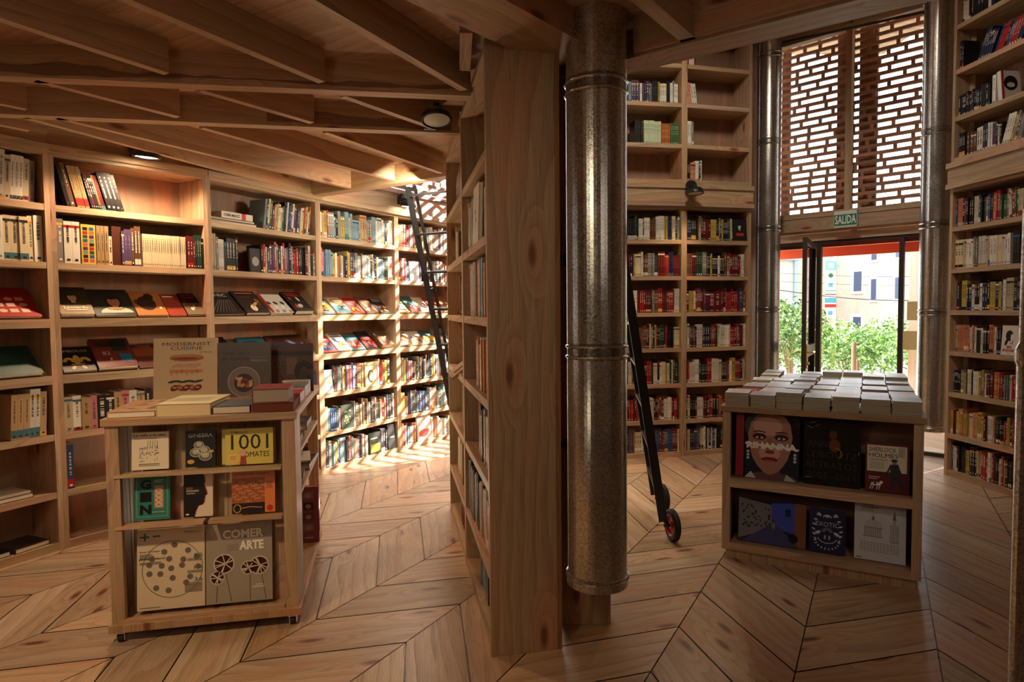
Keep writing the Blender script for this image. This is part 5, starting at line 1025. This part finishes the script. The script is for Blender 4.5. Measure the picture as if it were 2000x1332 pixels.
# lying piles
M, W = F['U2']
flat_book(M @ T((.04, .03, LV[6] + .001)), .45, .20, .022, '8a6a58', None, 'tan book lowest in the flat pile above the gap row', spine_left=True)
o = flat_book(M @ T((.045, .025, LV[6] + .0245)), .42, .20, .018, '4a3226', None, 'dark brown book in the middle of the flat pile of three')
mb = MB(); mb.bx(0, .30, 0, .003, 0, .05, lin('d6d0c4')); mb.bx(0, .30, .003, .20, 0, .003, lin('d6d0c4')); mb.bx(0, .30, .003, .20, .047, .05, lin('d6d0c4')); mb.text('CHEMA MADOZ', .02, .014, .15, .022, K, bold=.03); mb.rect(.19, 0, .04, .05, lin('b8302a'), 1)
o = mb.build('lying_book', PRINT, None, M @ T((.14, .02, LV[6] + .0435))); p = MB(); p.bx(.003, .297, .003, .197, .003, .047, PAGE); p.build('pages', MATT, o); tag(o, 'thick white book with red band lying on top of the flat pile', 'book')
M, W = F['U0']
for i, (lv, x, wd, col, lab) in enumerate(((1, .55, .30, '2b241f', 'dark book lying flat low in the bookcase at the left edge'), (0, .50, .22, '1d1a18', 'dark book lying on the lowest board at the left edge'), (0, .74, .2, '3a302a', 'brown-black book lying at the end of the lowest left board'))):
    flat_book(M @ T((x, .02, LV[lv] + .001)) @ R(.05 * i, 'Z'), wd, .22, .028, col, None, lab)
flat_book(M @ T((.56, .025, LV[1] + .0295)), .28, .2, .012, 'b9ad98', None, 'pale thin book on the dark one low at the left edge')
M, W = F['R0']
mb = MB(); mb.bx(0, .035, 0, .17, 0, .24, lin('d6d1c6')); a = MB(); a.rect(0, .0, .16, .24, lin('cfcac0'), 1); a.oval(.08, .14, .06, .06, K, 2); a.rect(0, 0, .02, .24, lin('b8302a'), 3); a.oval(.08, .125, .035, .02, lin('cfcac0'), 3); a.xf(T((.036, 0, 0)) @ R(PI / 2, 'Z')); mb.add(a)
tag(mb.build('displayed_book', PRINT, None, M @ T((.44, .03, UL[1] + .001)) @ R(-.1, 'Y')), 'white book with black disc leaning on the upper right wall shelf', 'book')

# ---- pick the books that show largest, build those one by one, the rest as one mass
bpy.context.view_layer.update(); dg = bpy.context.evaluated_depsgraph_get()
Ci = cam.matrix_world.inverted(); fpx = 1241.66
def seen(Mx, t, d, h):
    vis = 0
    for fz in (.3, .85):
        p = Mx @ V((t / 2, -.004, h * fz)); q = Ci @ p
        if q.z > -.1: continue
        x, y = 1000 + fpx * q.x / -q.z, 666 - fpx * q.y / -q.z
        if not (-4 < x < 2004 and -4 < y < 1336): continue
        dv = p - CAM; hit, loc, *_ = S.ray_cast(dg, CAM, dv.normalized(), distance=dv.length - .02)
        if not hit: vis += 1
    p = Mx @ V((t / 2, 0, h / 2)); nv = (Mx.to_3x3() @ V((0, -1, 0))); dv = (CAM - p)
    return vis, t * h * max(.15, nv.dot(dv.normalized())) / dv.length_squared
sc_ = []
for i, sp in enumerate(SPECS):
    v, a = seen(*sp[:4]); sc_.append((v * a, i))
vis_ = [q for q in sorted(sc_, reverse=True) if q[0] > 0]
keep = {i for _, i in vis_[:300]}; rest = {i for _, i in vis_[300:]}
print('BOOKS', len(SPECS), 'visible', len(vis_))
ROWN = {6: 'top', 5: '2nd', 4: '3rd', 3: '4th', 2: '5th', 1: '6th', 0: 'lowest'}; ROWU = {3: '4th', 2: '3rd', 1: '2nd', 0: 'lowest'}
mass, massp = MB(), MB()
for i, (Mx, t, d, h, c, cn, st, key, lvl, n) in enumerate(SPECS):
    if i in keep:
        dist = (Mx.translation - CAM).length; a, p = shelf_book(t, d, h, c, st, dist < 6.5)
        o = a.build('book', PRINT, None, Mx); p.build('pages', MATT, o)
        wd = 'slim' if t < .015 else 'thick' if t > .03 else ''
        row = (ROWU if key.endswith('u') else ROWN)[lvl]
        tag(o, ' '.join(f"{wd} {cn} book, {ORD(n)} from left in the {row} row, {CASE[key]}".split()), 'book', f'standing books in the {row} row, {CASE[key]}')
    elif i in rest:
        a, p = shelf_book(t, d, h, c, st, False); mass.add(a, Mx); massp.add(p, Mx)
if mass.v:
    o = mass.build('shelved_books', PRINT); o['kind'] = 'stuff'; tag(o, 'many more small book spines filling the rows of all the bookcases', 'books'); massp.build('pages', MATT, o)

# ------------------------------------------------------------ outside
GR = flat('outside_paving', (.55, .52, .46), .8); FAC = wood('pale_facade_boards', (.52, .47, .38), (.42, .37, .30), rings=2, sk=.03, knots=.98, rough=.8)
DARKP = flat('window_dark_glass', (.05, .07, .14), .1); FRM = flat('pale_window_frame', (.6, .68, .8), .5)
mb = MB(); mb.face([(-60, -40, -.06), (90, -40, -.06), (90, 120, -.06), (-60, 120, -.06)], (1, 1, 1)); struct(mb.build('ground', GR))
mb = MB(); mb.box((2.9, 7.7, -.055), (2.6, -2.4, 0), (2.0, 2.2, 0), (0, 0, .05), (1, 1, 1)); struct(mb.build('path_entrance', GR))
def facade(a, b, h, wins, label, mat=FAC, z0=-.06):
    M, W = frame(a, b, z0); root = empty('apartment_building', M); tag(root, label, 'building'); mb = MB(); n = int(W / 1.2)
    for i in range(n): mb.bx(W * i / n, W * (i + 1) / n, 0, .3, 0, h, tint(RG, .93, 1.03))
    mb.bx(0, W, .3, 7, 0, h - .1, (.8, .8, .8)); mb.build('wall', mat, root)
    for x, z, w_, h_ in wins:
        mb = MB(); mb.bx(x, x + w_, -.06, .02, z, z + h_); wv = mb.build('window_frame', FRM, root); mb = MB(); mb.bx(x + w_ * .3, x + w_ - .06, -.07, -.06, z + .1, z + h_ - .1); mb.build('window_pane', DARKP, wv)
    return root
from_px = lambda x, y, Y: ((x - 1000) / 1241.66 * Y, Y, 1.5 + (600 - y) / 1241.66 * Y)
FA, FB = (14.0, 27.5), (15.6, 16.0); Mf, Wf = frame(FA, FB)
wl = [(1.0, 2.1, .75, 1.0), (1.0, .35, .75, .9)] + [(x, z, w_, 1.0) for z in (3.3, 1.75) for x, w_ in ((2.1, .5), (3.4, .5), (4.75, .42), (5.45, .42), (7.1, .5), (8.6, .5), (9.8, .5))]
facade(FA, FB, 4.6, wl, 'pale timber apartment block with narrow windows seen through the glazed door')
facade((11.2, 27.0), (13.95, 27.6), 4.6, [], 'grey end wall of the pale block carrying the painted banner')
mb = MB(); bw, bh = .56, 2.45
mb.bx(0, bw, 0, .03, 0, bh, lin('e6e4d6')); mb.rect(0, bh * .84, bw, bh * .16, lin('6fb3c4'), 1); mb.rect(bw * .25, bh * .88, bw * .5, bh * .09, lin('e6e4d6'), 2); mb.oval(bw * .5, bh * .75, bw * .22, bh * .04, lin('1f6a3c'), 1); mb.rect(bw * .3, bh * .55, bw * .4, bh * .07, lin('4f9aae'), 1)
mb.rect(0, bh * .475, bw, bh * .02, lin('4f9aae'), 1); mb.rect(0, bh * .41, bw, bh * .02, lin('b5302c'), 1); mb.rect(0, bh * .27, bw, bh * .09, lin('4f9aae'), 1); mb.rect(0, bh * .19, bw, bh * .06, lin('c2302c'), 1); mb.rect(bw * .3, bh * .06, bw * .4, bh * .07, lin('5a9ab4'), 1)
bx_, by_ = 13.42, 27.3
tag(mb.build('banner', PRINT, None, T((bx_, by_, 1.02)) @ R(.2, 'Z')), 'tall painted banner of coloured squares and stripes on the grey end wall', 'banner')
mb = MB(); M, W = frame((9.0, 22.8), (10.3, 23.1)); mb.bx(0, W, 0, .3, 0, 3.2, (.9, .92, .95)); mb.bx(0, W, .3, 6, 0, 3.1, (.8, .8, .8)); bb = empty('outbuilding', M); tag(bb, 'low grey gabled building at the left behind the open door leaf', 'building'); mb.build('wall', FAC, bb)
mb = MB(); mb.bx(W - .12, W + .02, -.1, 0, 0, 3.25); mb.box((-.2, -.15, 3.2), (W + .3, 0, 0), (0, .2, 0), (0, 0, .12)); mb.build('downpipe_and_gutter', flat('grey_blue_trim', (.25, .30, .36), .5), bb)
for i, (za, zb, lab) in enumerate(((1.95, 1.35, 'thick black cable sagging across the view in front of the block'), (2.35, 2.0, 'upper thin cable across the view in front of the block'), (2.15, 1.85, 'lower thin cable across the view in front of the block'))):
    mb = MB(); a, b = V((6.4, 15.6, za)), V((12, 14.6, za - .10)); mb.tube([a.lerp(b, k / 10) - V((0, 0, (1.3 if i == 0 else .5) * .2 * math.sin(PI * k / 10))) for k in range(11)], .012 if i == 0 else .005, 6); tag(mb.build('overhead_cable', BLACK), lab, 'cable')
# hedge bushes
LEAF = NT('hedge_leaves'); LEAF.set('Base Color', LEAF.n('ShaderNodeVertexColor', layer_name='Col').outputs[0]); LEAF.set('Roughness', .5); LEAF.set('Subsurface Weight', .0); LEAF = LEAF.m
def bush(cx, cy, rx, ry, h, n, seed, label):
    r = random.Random(seed); mb = MB()
    blobs = [(cx + r.uniform(-rx, rx), cy + r.uniform(-ry, ry), h * r.uniform(.35, .8), r.uniform(.3, .5)) for _ in range(16)]
    for _ in range(n):
        bx2, by2, bz, br = r.choice(blobs); th2, ph2 = r.uniform(0, 2 * PI), math.acos(r.uniform(-.7, 1)); rad = br * r.uniform(.75, 1.08)
        p = V((bx2 + rad * math.sin(ph2) * math.cos(th2), by2 + rad * math.sin(ph2) * math.sin(th2), max(.02, bz + rad * math.cos(ph2) * .9)))
        u = V((r.gauss(0, 1), r.gauss(0, 1), r.gauss(0, 1))).normalized(); v = u.cross(V((r.gauss(0, 1), r.gauss(0, 1), r.gauss(0, 1)))).normalized(); s = r.uniform(.025, .05)
        c = lin(r.choice(('6f9a4c', '4f7a3a', '8fb566', '3d6433', 'a3bf74')))
        mb.face([p - u * s, p + v * s * .45, p + u * s, p - v * s * .45], c)
    root = empty('hedge_bush', (cx, cy, 0)); tag(root, label, 'bush'); mb.xf(T((-cx, -cy, 0))); mb.build('foliage', LEAF, root)
    mb = MB(); [mb.tube([(r.uniform(-.1, .1), 0, -.05), (r.uniform(-rx, rx) * .6, r.uniform(-ry, ry) * .5, h * .6)], [.03, .01], 6) for _ in range(5)]; mb.build('stems', WEATHER, root)
bush(4.45, 10.0, .35, .35, 1.75, 2600, 1, 'tall leafy bush behind the open glass door leaf'); bush(5.75, 10.7, .62, .3, 1.25, 4200, 2, 'broad sunlit bush in the middle of the door view')
bush(7.35, 10.8, .55, .35, 1.35, 3600, 3, 'bright leafy bush at the right behind the door post'); bush(6.5, 12.6, 1.4, .4, 1.2, 4200, 4, 'farther green bush below the apartment block')
for x, y, h, lab in ((4.66, 8.65, 1.03, 'taller pale wooden stake standing in front of the hedge'), (4.76, 8.75, .78, 'shorter pale wooden stake beside the taller one')):
    mb = MB(); mb.tube([(0, 0, -.06), (0, 0, h - .02), (0, 0, h)], [.03, .03, .014], 10); tag(mb.build('wooden_stake', FAC, None, T((x, y, 0))), lab, 'stake')
